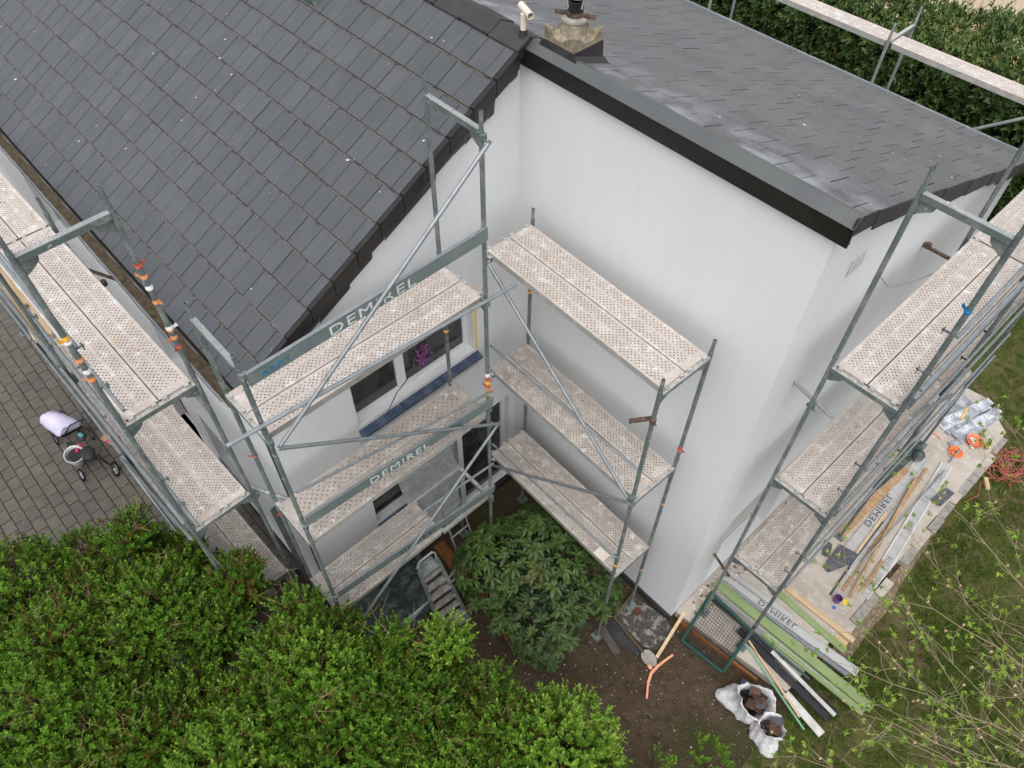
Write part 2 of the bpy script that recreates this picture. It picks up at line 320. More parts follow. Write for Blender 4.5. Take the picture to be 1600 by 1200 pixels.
# ================================================================== SETTING
g = MB(); g.box(-90, -90, -.6, 90, 90, GZ); build(g, 'ground', 'soil', kind='structure')
g = MB(); g.quad((5.66, -4.0, GZ+.004), (14, -4.0, GZ+.004), (14, 22, GZ+.004), (4.2, 22, GZ+.004), (4.2, 7.4, GZ+.004), (5.66, 7.3, GZ+.004)); build(g, 'lawn', 'lawn', kind='structure')
g = MB(); g.quad((-30, 19.5, GZ+.006), (14, 19.5, GZ+.006), (14, 45, GZ+.006), (-30, 45, GZ+.006)); far_yard = build(g, 'paved_yard', 'far_yard', kind='structure')
for k in range(30):
    g = MB(); x = -12+k*.45
    g.bar((x, 19.6, GZ+.008), (x, 34, GZ+.008), .02, .006); build(g, 'paving_joint', 'joint', far_yard)
# concrete slab beside the wing with its row of edging stones
g = MB(); g.prism([(3.611, .11), (5.5, .36), (5.52, 1.62), (5.56, 7.25), (4.9, 7.75), (3.611, 7.6)], GZ-.2, 0.)
slab = build(g, 'terrace_slab', 'slab', kind='structure')
y = 1.68; k = 0
while y < 7.0:
    L_ = random.uniform(.28, .5); j = random.uniform(-.02, .03)
    if not 3.0 < y < 3.3:
        g = MB(); x0 = 5.535+j; g.prism([(x0, y), (x0+.14, y+random.uniform(-.02, .02)), (x0+.14, y+L_-.02), (x0, y+L_-.015)], GZ-.05, -.012+random.uniform(-.03, .01))
        build(g, 'edging_stone', 'stone' if k % 3 else 'slab', slab)
    y += L_; k += 1
g = MB(); g.prism([(5.60, 1.0), (5.78, 1.1), (5.88, 1.5), (5.84, 2.1), (5.87, 2.6), (5.78, 3.2), (5.74, 3.9), (5.70, 4.6), (5.64, 4.9), (5.60, 3.0)], GZ-.05, GZ+.008); build(g, 'bare_ground', 'sand', kind='structure')
# paved yard on the left: single pavers in running bond
yard_b = MB(); yard_b.quad((-22, -14, GZ+.003), (-.2, -14, GZ+.003), (-.2, -3.6, GZ+.003), (-22, -3.6, GZ+.003)); yard = build(yard_b, 'driveway', 'joint', kind='structure')
PL, PW = .27, .20
pav = []
for r in range(-8, 40):
    y0 = -4.05-r*PW
    for c in range(0, 60):
        x0 = -1.2-c*PL-(PL/2 if r % 2 else 0)
        if y0 < -9.5 or y0 > -3.8 or x0 < -15: continue
        pav.append((x0, y0))
def pav_vis(p):   # distance from the drone, near the part of the yard in view first
    return (p[0]+5.2)**2*.55+(p[1]+5.7)**2*1.6
pav.sort(key=pav_vis)
pm = []
for k in range(5):
    b = MB(); e = .011; h = .018
    q = [(random.uniform(-.003, .003), random.uniform(-.003, .003)) for _ in range(4)]
    cs = [(0, 0), (PL-.012, 0), (PL-.012, PW-.012), (0, PW-.012)]
    lo = [(c[0]+d[0], c[1]+d[1], -.03) for c, d in zip(cs, q)]
    md = [(c[0]+d[0], c[1]+d[1], h-.007) for c, d in zip(cs, q)]
    sg = [(1, 1), (-1, 1), (-1, -1), (1, -1)]
    tp = [(c[0]+d[0]+s[0]*.008, c[1]+d[1]+s[1]*.008, h) for c, d, s in zip(cs, q, sg)]
    b.hexa(lo+md); b.f = [f for i, f in enumerate(b.f) if i != 1]
    i = len(b.v); b.v += tp; b.f.append((i, i+1, i+2, i+3))
    for a in range(4): b.f.append((4+a, 4+(a+1) % 4, i+(a+1) % 4, i+a))
    me = b.mesh('paver'); me.materials.append(MT['paver']); pm.append(me)
rest = MB()
for i, (x, y) in enumerate(pav):
    z = GZ+random.uniform(-.004, .005)
    if i < 300: link('paver', pm[i % 5], (x, y, z), yard, rot=(random.uniform(-.012, .012), random.uniform(-.012, .012), random.uniform(-.012, .012)))
    else: rest.box(x, y, z-.03, x+PL-.014, y+PW-.014, z+.017)
build(rest, 'pavers', 'paver', yard, kind='stuff')

# ================================================================== HOUSE
WX = 3.606                     # length of the white wing wall
def zf(y): return 7.916+.59*y  # front roof plane
def zr(y): return 7.90-.388*y  # rear roof plane
house = thing('house', 'white rendered L-shaped house with grey tiled roofs in the middle of the scaffolds', 'house', (0, 0, GZ))
def wall_panel(P, us, vs, holes, depth, n):
    """P(u,v) -> point; grid of quads leaving the holes open, with reveals of the given depth along -n"""
    b = MB(); us = sorted(set(us+[h[0] for h in holes]+[h[1] for h in holes])); vs = sorted(set(vs+[h[2] for h in holes]+[h[3] for h in holes]))
    n = Vector(n)
    for i in range(len(us)-1):
        for j in range(len(vs)-1):
            um, vm = (us[i]+us[i+1])/2, (vs[j]+vs[j+1])/2
            if any(h[0] < um < h[1] and h[2] < vm < h[3] for h in holes): continue
            b.quad(P(us[i], vs[j]), P(us[i+1], vs[j]), P(us[i+1], vs[j+1]), P(us[i], vs[j+1]))
    for (a, c, d, e) in holes:
        k = [Vector(P(a, d)), Vector(P(c, d)), Vector(P(c, e)), Vector(P(a, e))]; q = [x-n*depth for x in k]
        for i in range(4): b.quad(k[(i+1) % 4], k[i], q[i], q[(i+1) % 4])
    return b
# wing front wall (y = 0) and its end wall (x = WX)
b = wall_panel(lambda u, v: (u, 0, v), [0, WX], [0, 7.72], [], .2, (0, -1, 0)); build(b, 'wall', 'plaster', house, label='tall windowless white front wall of the wing')
b = wall_panel(lambda u, v: (WX, u, v), [0, 5.5], [0, 5.55], [(.78, 2.45, -.0, 2.1)], .24, (1, 0, 0))
b.quad((WX, 0, 5.55), (WX, 5.5, 5.55), (WX, 5.5, zr(5.5)-.05), (WX, 0, zr(0)-.12)); build(b, 'wall', 'plaster', house, label='white end wall of the wing')
# gable wall (x = 0)
WIN1 = (-2.64, -.76, 3.85, 5.05); WIN2 = (-2.72, -1.5, 1.52, 2.6); DOOR = (-1.08, -.12, 0.0, 2.3)
b = wall_panel(lambda u, v: (0, u, v), [-3.74, 0], [0, 5.4], [WIN1, WIN2, DOOR], .2, (1, 0, 0))
b.quad((0, -3.74, 5.4), (0, 0, 5.4), (0, 0, zf(0)-.12), (0, -3.74, zf(-3.74)-.12)); build(b, 'wall', 'plaster', house, label='white gable wall with windows')
# long left wall (y = -3.8)
LW = [(-5.05, -3.95, 0, 2.05), (-3.15, -1.95, .75, 2.0), (-7.4, -5.6, 3.1, 4.6), (-3.1, -1.9, 3.3, 4.6)]
b = wall_panel(lambda u, v: (u, -3.74, v), [-14, 0], [0, 5.62], LW, .24, (0, -1, 0)); build(b, 'wall', 'plaster', house, label='long white side wall under the gutter')
b = MB(); b.box(-14, -3.55, 0, -13.9, 5, 5.6); b.box(-14, 5.3, 0, 3.5, 5.4, 5.6); build(b, 'wall', 'plaster', house)
b = MB(); b.box(-.02, -.035, GZ-.05, WX+.0, .0-.003, 0.); b.box(-.03, -3.73, GZ-.05, .033, -.04, .0); b.box(-14, -3.77, GZ-.05, -.035, -3.64, .0); build(b, 'plinth', 'bitumen', house)
b = MB(); b.box(-.014, -3.757, .0, .008, -3.743, 5.4); b.box(.0025, -3.741, .0, .010, -3.72, 5.4); build(b, 'corner_bead', 'verge', house)
# windows: frame, panes, sill
def window(nm, x, y0, y1, z0, z1, mulls, fr=.07, set_=.13):
    w_ = MB(); xx = x-set_
    for (a, c, d, e) in [(y0, y1, z0, z0+fr), (y0, y1, z1-fr, z1), (y0, y0+fr, z0+fr, z1-fr), (y1-fr, y1, z0+fr, z1-fr)]: w_.box(xx-.05, a, d, xx, c, e)
    for m_ in mulls: w_.box(xx-.05, m_-.065, z0+fr, xx+.004, m_+.065, z1-fr)
    wo_ = build(w_, 'window', 'pvc', house)
    ed = [y0+fr]+[q for m_ in mulls for q in (m_-.065, m_+.065)]+[y1-fr]
    for i in range(0, len(ed), 2):
        p = MB(); p.box(xx-.034, ed[i]-.005, z0+fr-.005, xx-.026, ed[i+1]+.005, z1-fr+.005); build(p, 'pane', 'glass', wo_)
    return wo_
w1 = window('window', 0, *WIN1, [-1.86]); w2 = window('window', 0, *WIN2, [], fr=.05); w3 = window('door', 0, *DOOR, [], fr=.08, set_=.1); w3.name = 'door'; w2.data.materials[0] = MT['black_prof']
cuts = [-2.66, -2.02, -1.36, -.70]
for i in range(3):
    s = MB(); a, c = cuts[i]+(.004 if i else 0), cuts[i+1]-.004
    s.hexa([(-.12, a, 3.795), (.11, a, 3.73), (.11, c, 3.73), (-.12, c, 3.795), (-.12, a, 3.83), (.11, a, 3.765), (.11, c, 3.765), (-.12, c, 3.83)]); build(s, 'sill', 'slate_sill', w1)
s = MB(); s.hexa([(-.12, -2.73, 1.465), (.09, -2.73, 1.410), (.09, -1.48, 1.410), (-.12, -1.48, 1.465), (-.12, -2.73, 1.500), (.09, -2.73, 1.445), (.09, -1.48, 1.445), (-.12, -1.48, 1.500)]); build(s, 'sill', 'slate_sill', w2)
s = MB(); s.box(.002, -2.68, 3.52, .012, -.70, 3.72); build(s, 'base_coat_strip', 'plaster_grey', house)
s = MB(); s.box(.003, -.74, 3.85, .010, -.715, 5.0); build(s, 'masking_tape', 'yellow_tape', house)
# vase of flowers and a cable behind and before the window
s = MB()
for k in range(40): s.ball((-.11+random.uniform(-.012, .012), -1.52+random.gauss(0, .07), 4.2+random.gauss(0, .10)), .012, .02, .02, 6, 4)
fl = build(s, 'flower_heads', 'flower', w1, kind='stuff')
s = MB(); s.path([(.97, -2.55, 6.02), (.98, -2.3, 6.03), (1.0, -2.24, 5.95), (.99, -2.25, 5.7), (.4, -2.27, 4.6), (.06, -2.3, 3.80)], .006, 6)
build(s, 'cable', 'black_prof', None, label='thin black cable hanging from the top gable deck past the window', cat='cable')
# openings of the side walls
s = MB(); s.box(3.36, .78, 0, 3.38, 2.45, 2.1); nich = build(s, 'door', 'plaster_grey', house)
s = MB(); s.box(3.385, .95, .02, 3.42, 2.4, .10); s.box(3.385, .80, .10, 3.42, .90, 2.0); build(s, 'door_frame', 'pvc', nich)
s = MB(); s.box(-5.05, -3.60, 0, -3.95, -3.57, 2.05); rd = build(s, 'door', 'red_door', house, label='red brown wooden door')
for k in range(3):
    s = MB(); s.box(-4.97+k*.35, -3.62, .2, -4.70+k*.35, -3.603, 1.9); build(s, 'door_panel', 'red_door', rd)
for (a, c, d, e) in LW[1:]:
    s = MB(); s.box(a, -3.62, d, c, -3.57, d+.07); s.box(a, -3.62, e-.07, c, -3.57, e); s.box(a, -3.62, d+.07, a+.07, -3.57, e-.07); s.box(c-.07, -3.62, d+.07, c, -3.57, e-.07)
    wo_ = build(s, 'window', 'pvc', house); s = MB(); s.box(a+.06, -3.6, d+.06, c-.06, -3.59, e-.06); build(s, 'pane', 'glass', wo_)
    s = MB(); s.box(a-.03, -3.80, d-.05, c+.03, -3.63, d-.004); build(s, 'sill', 'slate_pale', wo_)
# kite-shaped bare patch under the wing verge
s = MB(); q = [(0.85, 7.04), (0.64, 7.01), (0.64, 6.82), (0.90, 6.83)]
i = len(s.v); s.v += [(WX+.003, a, c) for a, c in q]+[(WX+.012, a, c) for a, c in q]; s.f += [(4, 5, 6, 7), (0, 1, 5, 4), (1, 2, 6, 5), (2, 3, 7, 6), (3, 0, 4, 7)]
build(s, 'bare_patch', 'plaster_grey', house)

# ---- main roof: deck plus single tiles
b = MB(); b.hexa([(-14, -3.80, zf(-3.80)-.13), (.11, -3.80, zf(-3.80)-.13), (.11, -.06, zf(-.06)-.13), (-14, -.06, zf(-.06)-.13), (-14, -3.80, zf(-3.80)-.035), (.11, -3.80, zf(-3.80)-.035), (.11, -.06, zf(-.06)-.035), (-14, -.06, zf(-.06)-.035)])
roof = build(b, 'roof', 'under', house, label='pitched main roof of flat grey tiles')
TW, DY = .25, .305
sl = math.atan(.59); TL = DY/math.cos(sl)
def tile_mesh(wd, ln, th, nm, mat, e=.006):
    # local: x across, y up the slope from the lower edge, z normal; lower edge rounded
    t = MB(); a = wd/2-.0045
    pr = [(0.002, -.006), (0.0, th-.006), (.002, th-.002), (.006, th), (ln, th-.006), (ln, -.012)]
    i = len(t.v)
    for x in (-a, a): t.v += [(x, p[0], p[1]) for p in pr]
    n = len(pr)
    for k in range(n): t.f.append((i+k, i+(k+1) % n, i+n+(k+1) % n, i+n+k))
    t.f.append(tuple(i+k for k in range(n))); t.f.append(tuple(i+n+k for k in reversed(range(n))))
    me = t.mesh(nm); me.materials.append(MT[mat]); return me
tmesh = tile_mesh(TW, TL+.05, .028, 'roof_tile', 'tile'); thalf = tile_mesh(TW/2, TL+.05, .028, 'roof_tile', 'tile')
tiles = []
r0 = -3.825
for r in range(12):
    y = r0+r*DY; off = TW/2 if r % 2 else 0
    x = .115
    if off: tiles.append((x-TW/4, y, True)); x -= off
    while x > -9.6:
        tiles.append((x-TW/2, y, False)); x -= TW
campos = Vector((5.259, -5.064, 11.66))
tiles.sort(key=lambda t: (Vector((t[0], t[1], zf(t[1])))-campos).length)
rest = []
for i, (x, y, half) in enumerate(tiles):
    tilt = .030+random.uniform(-.004, .006)
    p = (x+random.uniform(-.002, .002), y+random.uniform(-.0025, .0025), zf(y)+.014+random.uniform(-.001, .002))
    rot = (sl-tilt*.9, random.uniform(-.004, .004), random.uniform(-.003, .003))
    if i < 300: link('roof_tile', thalf if half else tmesh, p, roof, rot=rot)
    else: rest.append((thalf if half else tmesh, p, rot))
bmr = bmesh.new()
from mathutils import Euler
for me, p, rot in rest:
    n0 = len(bmr.verts); bmr.from_mesh(me); bmr.verts.ensure_lookup_table()
    mt_ = Matrix.Translation(Vector(p)) @ Euler(rot).to_matrix().to_4x4()
    bmesh.ops.transform(bmr, matrix=mt_, verts=bmr.verts[n0:])
me = bpy.data.meshes.new('roof_tiles'); bmr.to_mesh(me); bmr.free(); me.materials.append(MT['tile'])
me.transform(Matrix.Translation((6, 3, -6))); link('roof_tiles', me, (-6, -3, 6), roof, kind='stuff')
# dark bars paint shade under each tile course, flecked brown; pale strips are dirt
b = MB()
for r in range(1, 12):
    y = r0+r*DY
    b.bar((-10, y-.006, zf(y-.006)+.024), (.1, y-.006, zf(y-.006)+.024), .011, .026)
bl_ = MB()
for r in range(1, 12):
    y = r0+r*DY; z = zf(y-.022)+.0135+.028*.0
    bl_.bar((-10, y-.019, zf(y-.019)+.032), (.1, y-.019, zf(y-.019)+.032), .012, .006)
MT['lip'] = M('pale_course_dirt', (.15, .125, .095), .95, noise=[(13, (.055, .05, .045), .45, .62)], space='pos'); build(bl_, 'course_edge_dirt', 'lip', roof, kind='stuff')
MT['course'] = M('painted_gap_shade', (.022, .018, .014), .95, noise=[(9, (.06, .045, .028), .5, .7)], space='pos'); build(b, 'course_gap_shade', 'course', roof, kind='stuff')
# verge tiles along the gable, felt below them
for r in range(12):
    y = r0+r*DY; y1 = y+DY-.008
    v = MB(); za, zb = zf(y)+.045, zf(y1)+.030
    v.hexa([(.118, y, za-.03), (.168, y, za-.03), (.168, y1, zb-.03), (.118, y1, zb-.03), (.118, y, za), (.168, y, za), (.168, y1, zb), (.118, y1, zb)])
    v.hexa([(.150, y, za-.185), (.170, y, za-.185), (.170, y1, zb-.160), (.150, y1, zb-.160), (.150, y, za-.032), (.170, y, za-.032), (.170, y1, zb-.032), (.150, y1, zb-.032)])
    build(v, 'verge_tile', 'fascia', roof)
v = MB(); pts = []
yy = -3.8
while yy < -.12:
    st = random.uniform(.08, .42); d = random.uniform(.27, .46)
    y1 = min(yy+st, -.1)
    v.quad((.10, yy, zf(yy)-.1), (.10, y1, zf(y1)-.1), (.06, y1, zf(y1)-d-.02), (.06, yy, zf(yy)-d)); yy = y1
build(v, 'verge_felt', 'bitumen', roof)
# ridge caps
x = .15; k = 0
while x > -9:
    v = MB(); x1 = x-.42; h = .012 if k % 2 else 0
    zt = 7.945+h
    for (ya, yb, dz) in ((-.19, -.02, -.085), (-.02, .16, -.085)):
        za = zt+(dz if ya < -.1 else 0); zb = zt+(dz if yb > .1 else 0)
        v.hexa([(x1-.03, ya, za-.03), (x, ya, za-.03), (x, yb, zb-.03), (x1-.03, yb, zb-.03), (x1-.03, ya, za), (x, ya, za), (x, yb, zb), (x1-.03, yb, zb)])
    build(v, 'ridge_tile', 'verge', roof); x = x1; k += 1
b = MB(); b.hexa([(-2.85, -.78, zf(-.78)+.02), (-2.52, -.78, zf(-.78)+.02), (-2.52, -.5, zf(-.5)+.02), (-2.85, -.5, zf(-.5)+.02), (-2.80, -.74, zf(-.74)+.13), (-2.57, -.74, zf(-.74)+.13), (-2.57, -.5, zf(-.5)+.06), (-2.80, -.5, zf(-.5)+.06)]); build(b, 'roof_vent', 'tarp', roof)
# gutter
b = MB(); n = 10
pr = [(-.065*math.cos(math.pi*k/n), -.055*math.sin(math.pi*k/n)) for k in range(n+1)]
pr2 = [(q[0]*.93, q[1]*.93) for q in reversed(pr)]
gy, gz = -3.905, 5.585
lo = pr+pr2
i = 0; b.v = [(-14, gy+a, gz+c) for a, c in lo]+[(.10, gy+a, gz+c) for a, c in lo]; N_ = len(lo)
for k in range(N_): b.f.append((k, (k+1) % N_, N_+(k+1) % N_, N_+k))
b.f.append(tuple(range(N_)))
b.f.append(tuple(N_+k for k in range(N_)))
b.tube((-14, gy-.068, gz+.002), (.10, gy-.068, gz+.002), .009, 8)
gut = build(b, 'gutter', 'galv_pale', house)
b = MB(); b.path([(x, gy-.082+.004*math.sin(x*5), gz-.004+.006*math.sin(x*3.1)) for x in np.arange(-10, .05, .25)], .005, 6); build(b, 'cable', 'slate_sill', gut)
b = MB(); m = 60
for k in range(m):
    x0, x1 = -10+k*10.05/m, -10+(k+1)*10.05/m; z0, z1 = gz-.018+.012*math.sin(k*1.7), gz-.018+.012*math.sin((k+1)*1.7)
    b.quad((x0, gy-.058, z0), (x1, gy-.058, z1), (x1, gy+.058, z1), (x0, gy+.058, z0))
build(b, 'leaf_litter', 'dirt_line', gut)
b = MB(); b.bar((-14, -3.83, 5.55), (.1, -3.83, 5.55), .03, .14); build(b, 'eaves_board', 'fascia', house)

# ---- rear low-pitched roof with thin bitumen tiles
X1 = 3.70; YE = 5.72
b = MB(); b.hexa([(-12, .02, zr(.02)-.16), (X1-.08, .02, zr(.02)-.16), (X1-.08, YE-.03, zr(YE)-.16), (-12, YE-.03, zr(YE)-.16), (-12, .02, zr(.02)-.012), (X1-.03, .02, zr(.02)-.012), (X1-.03, YE-.02, zr(YE)-.012), (-12, YE-.02, zr(YE)-.012)])
rear = build(b, 'low_roof', 'under', house, label='low pitched grey roof over the wing')
SW, SY = .243, .405; rs = math.atan(.388); SL = SY/math.cos(rs)
def shingle_mesh(wd, ln):
    t = MB(); a = wd/2-.0035; th = .007
    t.hexa([(-a, 0, -.003), (a, 0, -.003), (a, ln, -.004), (-a, ln, -.004), (-a, 0, th), (a, 0, th), (a, ln, th-.004), (-a, ln, th-.004)])
    me = t.mesh('bitumen_tile'); me.materials.append(MT['shingle']); return me
sm_, sh_ = shingle_mesh(SW, SL+.04), shingle_mesh(SW/2, SL+.04)
sh = []
for r in range(14):
    yl = YE-r*SY            # lower edge (towards the eave)
    if yl < .25: continue
    off = SW/2 if r % 2 else 0; x = X1
    if off: sh.append((x-SW/4, yl, True)); x -= off
    while x > -5.0:
        sh.append((x-SW/2, yl, False)); x -= SW
sh.sort(key=lambda t: (t[0] < 0.2, (Vector((t[0], t[1], zr(t[1])))-campos).length))
rest = []
for i, (x, y, half) in enumerate(sh):
    p = (x+random.uniform(-.003, .003), y+random.uniform(-.008, .008), zr(y)+.006+random.uniform(-.001, .001)); rot = (rs-.008+random.uniform(-.0015, .0015), random.uniform(-.002, .002), math.pi+random.uniform(-.004, .004))
    if i < 300: link('bitumen_tile', sh_ if half else sm_, p, rear, rot=rot)
    else: rest.append((sh_ if half else sm_, p, rot))
bmr = bmesh.new()
for me, p, rot in rest:
    n0 = len(bmr.verts); bmr.from_mesh(me); bmr.verts.ensure_lookup_table()
    bmesh.ops.transform(bmr, matrix=Matrix.Translation(Vector(p)) @ Euler(rot).to_matrix().to_4x4(), verts=bmr.verts[n0:])
me = bpy.data.meshes.new('bitumen_tiles'); bmr.to_mesh(me); bmr.free(); me.materials.append(MT['shingle'])
me.transform(Matrix.Translation((3, -3, -6))); link('bitumen_tiles', me, (-3, 3, 6), rear, kind='stuff')
# membrane strip along the top edge, fascia, verge strips, drip edge
b = MB(); seg = 24; xs = [.06+(X1+.02-.06)*k/seg for k in range(seg+1)]
ed = [.09+random.uniform(-.012, .012) for _ in xs]
for k in range(seg):
    x0, x1 = xs[k], xs[k+1]
    b.quad((x0, -.064, 7.828), (x1, -.064, 7.828), (x1, .02, 7.916), (x0, .02, 7.916)); b.quad((x0, .02, 7.916), (x1, .02, 7.916), (x1, ed[k+1], zr(ed[k+1])+.024), (x0, ed[k], zr(ed[k])+.024))
    b.quad((x0, ed[k], zr(ed[k])+.024), (x1, ed[k+1], zr(ed[k+1])+.024), (x1, ed[k+1]+.002, zr(ed[k+1])+.004), (x0, ed[k]+.002, zr(ed[k])+.004))
build(b, 'roof_membrane', 'membrane', rear)
b = MB(); b.box(.02, -.06, 7.645, X1+.022, -.034, 7.824); b.box(.02, -.034, 7.655, X1+.018, -.003, 7.67); build(b, 'fascia_board', 'fascia', rear)
yy = -.06; k = 0
while yy < YE:
    y1 = min(yy+.41, YE); d = .20+random.uniform(-.02, .02); zz0, zz1 = zr(max(yy, 0))+.03, zr(y1)+.028
    v = MB(); xo = X1+.004+(k % 2)*.007
    v.hexa([(xo, yy, zz0-d), (xo+.012, yy, zz0-d), (xo+.012, y1+.01, zz1-d+.03), (xo, y1+.01, zz1-d+.03), (xo, yy, zz0), (xo+.012, yy, zz0), (xo+.012, y1+.01, zz1), (xo, y1+.01, zz1)])
    build(v, 'verge_strip', 'verge', rear); yy = y1; k += 1
b = MB(); b.bar((-12, YE+.02, zr(YE)+.004), (X1, YE+.02, zr(YE)+.004), .05, .012); b.bar((-12, YE+.05, zr(YE)-.04), (X1, YE+.05, zr(YE)-.04), .012, .09); build(b, 'drip_edge', 'zinc', rear)
# chimney
b = MB(); b.hexa([(.27, .01, 7.72), (.70, .01, 7.72), (.70, .44, 7.6), (.27, .44, 7.6), (.29, .015, 7.965), (.68, .015, 7.965), (.68, .425, 7.965), (.29, .425, 7.965)]); b.hexa([(.23, .0, 7.88), (.75, .0, 7.88), (.75, .5, 7.70), (.23, .5, 7.70), (.27, .012, 7.955), (.70, .012, 7.955), (.70, .44, 7.80), (.27, .44, 7.80)])
chim = build(b, 'chimney', 'bitumen', house, label='concrete chimney head with rusty flue and white rain cap')
cx_, cy_ = .485, .22
b = MB(); n = 32
rows = []
for (hf, z, lift, rd) in [(.195, 7.96, 0, 0), (.195, 8.01, .085, 0), (.160, 8.025, .05, .12), (.135, 8.07, .0, .6), (.12, 8.13, 0, 1), (.115, 8.16, 0, 1)]:
    row = []
    for k in range(n):
        t = 2*math.pi*k/n+math.pi/4; c_, s_ = math.cos(t), math.sin(t)
        sq = hf/max(abs(c_), abs(s_)); rr = sq*(1-rd)+hf*rd
        corner = max(0, (abs(c_*s_)*2-.55)/.45)      # corners stand up in lobes
        row.append((cx_+rr*c_, cy_+rr*s_, z+lift*corner))
    rows.append(row)
for row in rows: b.v += row
for q in range(len(rows)-1):
    for k in range(n): b.f.append((q*n+k, q*n+(k+1) % n, (q+1)*n+(k+1) % n, (q+1)*n+k))
smooth_angle(build(b, 'cowl', 'concrete', chim))
b = MB(); b.lathe([(.118, 8.15), (.13, 8.16), (.13, 8.18), (.10, 8.192), (.085, 8.195)], (cx_, cy_, 0), 24); smooth_angle(build(b, 'collar_ring', 'stone', chim))
b = MB(); b.bar((cx_-.17, cy_-.09, 8.20), (cx_+.17, cy_+.09, 8.20), .05, .022); b.tube((cx_, cy_, 8.18), (cx_, cy_, 8.235), .075, 18); build(b, 'flue_bracket', 'rust', chim)
b = MB(); b.tube((cx_, cy_, 8.22), (cx_, cy_, 8.33), .068, 18, .075, hollow=.06); build(b, 'flue', 'black_prof', chim)
b = MB(); b.lathe([(.15, 8.40), (.14, 8.415), (.08, 8.45), (.005, 8.46)], (cx_, cy_, 0), 28); b.lathe([(.005, 8.39), (.15, 8.40)], (cx_, cy_, 0), 28)
for t in (0, 2.1, 4.2): b.tube((cx_+.07*math.cos(t), cy_+.07*math.sin(t), 8.27), (cx_+.10*math.cos(t), cy_+.10*math.sin(t), 8.41), .005, 6)
smooth_angle(build(b, 'rain_cap', 'white_metal', chim))
b = MB(); b.tube((.07, -.04, 7.86), (.07, -.04, 8.14), .030, 16); b.tube((-.04, .03, 8.16), (.18, -.055, 8.16), .036, 18, hollow=.12); vp_ = smooth_angle(build(b, 'vent_pipe', 'cream_pipe', house))
b = MB(); b.tube((.07, -.04, 7.88), (.07, -.04, 7.99), .045, 14, .037); build(b, 'pipe_collar', 'bitumen', vp_)

# ================================================================== SCAFFOLDS
DW = .318
_deck = {}
def deck_meshes(L, style):
    key = (round(L, 3), style)
    if key in _deck: return _deck[key]
    dx, dy, hr = {'fine': (.050, .0255, .0088), 'old': (.050, .0255, .0086), 'sparse': (.080, .040, .0095)}[style]
    v = []; f = []
    m = .022; rows = int((DW-2*m)/dy); W0 = -rows*dy/2
    skip = {rows//2} if style != 'sparse' else set()
    xs0, xs1 = .06, L-.06; n = int((xs1-xs0)/dx)-1; xs0 = (L-(n+.5)*dx)/2
    K = 8
    def q(*p):
        i = len(v); v.extend(p); f.append(tuple(range(i, i+len(p))))
    q((0, -DW/2, 0), (L, -DW/2, 0), (L, W0, 0), (0, W0, 0)); q((0, -W0, 0), (L, -W0, 0), (L, DW/2, 0), (0, DW/2, 0))
    for r in range(rows):
        y0 = W0+r*dy; y1 = y0+dy; a = xs0+(dx/2 if r % 2 else 0); e = a+n*dx
        if r in skip: q((0, y0, 0), (L, y0, 0), (L, y1, 0), (0, y1, 0)); continue
        q((0, y0, 0), (a, y0, 0), (a, y1, 0), (0, y1, 0)); q((e, y0, 0), (L, y0, 0), (L, y1, 0), (e, y1, 0))
        for c in range(n):
            x0 = a+c*dx; x1 = x0+dx; cx, cy = x0+dx/2, (y0+y1)/2; i = len(v)
            hx, hy = dx/2, dy/2
            out = [(hx, -hy), (hx, 0), (hx, hy), (0, hy), (-hx, hy), (-hx, 0), (-hx, -hy), (0, -hy)]
            v.extend((cx+p[0], cy+p[1], 0) for p in out)
            v.extend((cx+hr*math.cos(math.pi*(k-1)/4), cy+hr*math.sin(math.pi*(k-1)/4), -.0015) for k in range(K))
            v.extend((cx+hr*.96*math.cos(math.pi*(k-1)/4), cy+hr*.96*math.sin(math.pi*(k-1)/4), -.026) for k in range(K))
            for k in range(K): k2 = (k+1) % K; f.append((i+k, i+k2, i+8+k2, i+8+k)); f.append((i+8+k, i+8+k2, i+16+k2, i+16+k))
    me = bpy.data.meshes.new('deck_plank'); me.from_pydata(v, [], f); me.update()
    s = MB()
    for sg in (-1, 1):
        y = sg*DW/2
        s.box(.02, min(y, y-sg*.003), -.075, L-.02, max(y, y-sg*.003), -.003); s.box(.02, min(y, y-sg*.03), -.078, L-.02, max(y, y-sg*.03), -.074)
    for x0 in (.005, L-.045): s.box(x0, -DW/2+.02, -.06, x0+.04, DW/2-.02, -.004)
    s.box(.02, -.012, -.05, L-.02, .012, -.002)
    ms = s.mesh('side_flange'); ms.materials.append(MT['deck_side'])
    h = MB()
    for x0 in (-.028, L-.012):
        for y in (-.11, .11): h.box(x0, y-.022, -.03, x0+.04, y+.022, .006)
    mh = h.mesh('hook'); mh.materials.append(MT['transom'])
    _deck[key] = (me, ms, mh); return _deck[key]
_dm = {}
def deck(parent, x, y, z, L, along, style='fine', mat='deck', hooks=True, label=None):
    """plank whose start lies at (x,y,z), running along +x or +y"""
    me, ms, mh = deck_meshes(L, style)
    key = (me.name, mat)
    if key not in _dm:
        m2 = me.copy(); m2.name = 'deck_plank'; m2.materials.append(MT[mat]); _dm[key] = m2
    o = link('deck_plank', _dm[key], (x, y, z), parent, label=label, rot=(0, 0, R(90) if along == 'y' else 0))
    for m_, nm in ((ms, 'side_flange'), (mh, 'hook')) if hooks else ((ms, 'side_flange'),):
        c = bpy.data.objects.new(nm, m_); COL.objects.link(c); c.parent = o
        if nm == 'hook': c['kind'] = 'stuff'
    return o
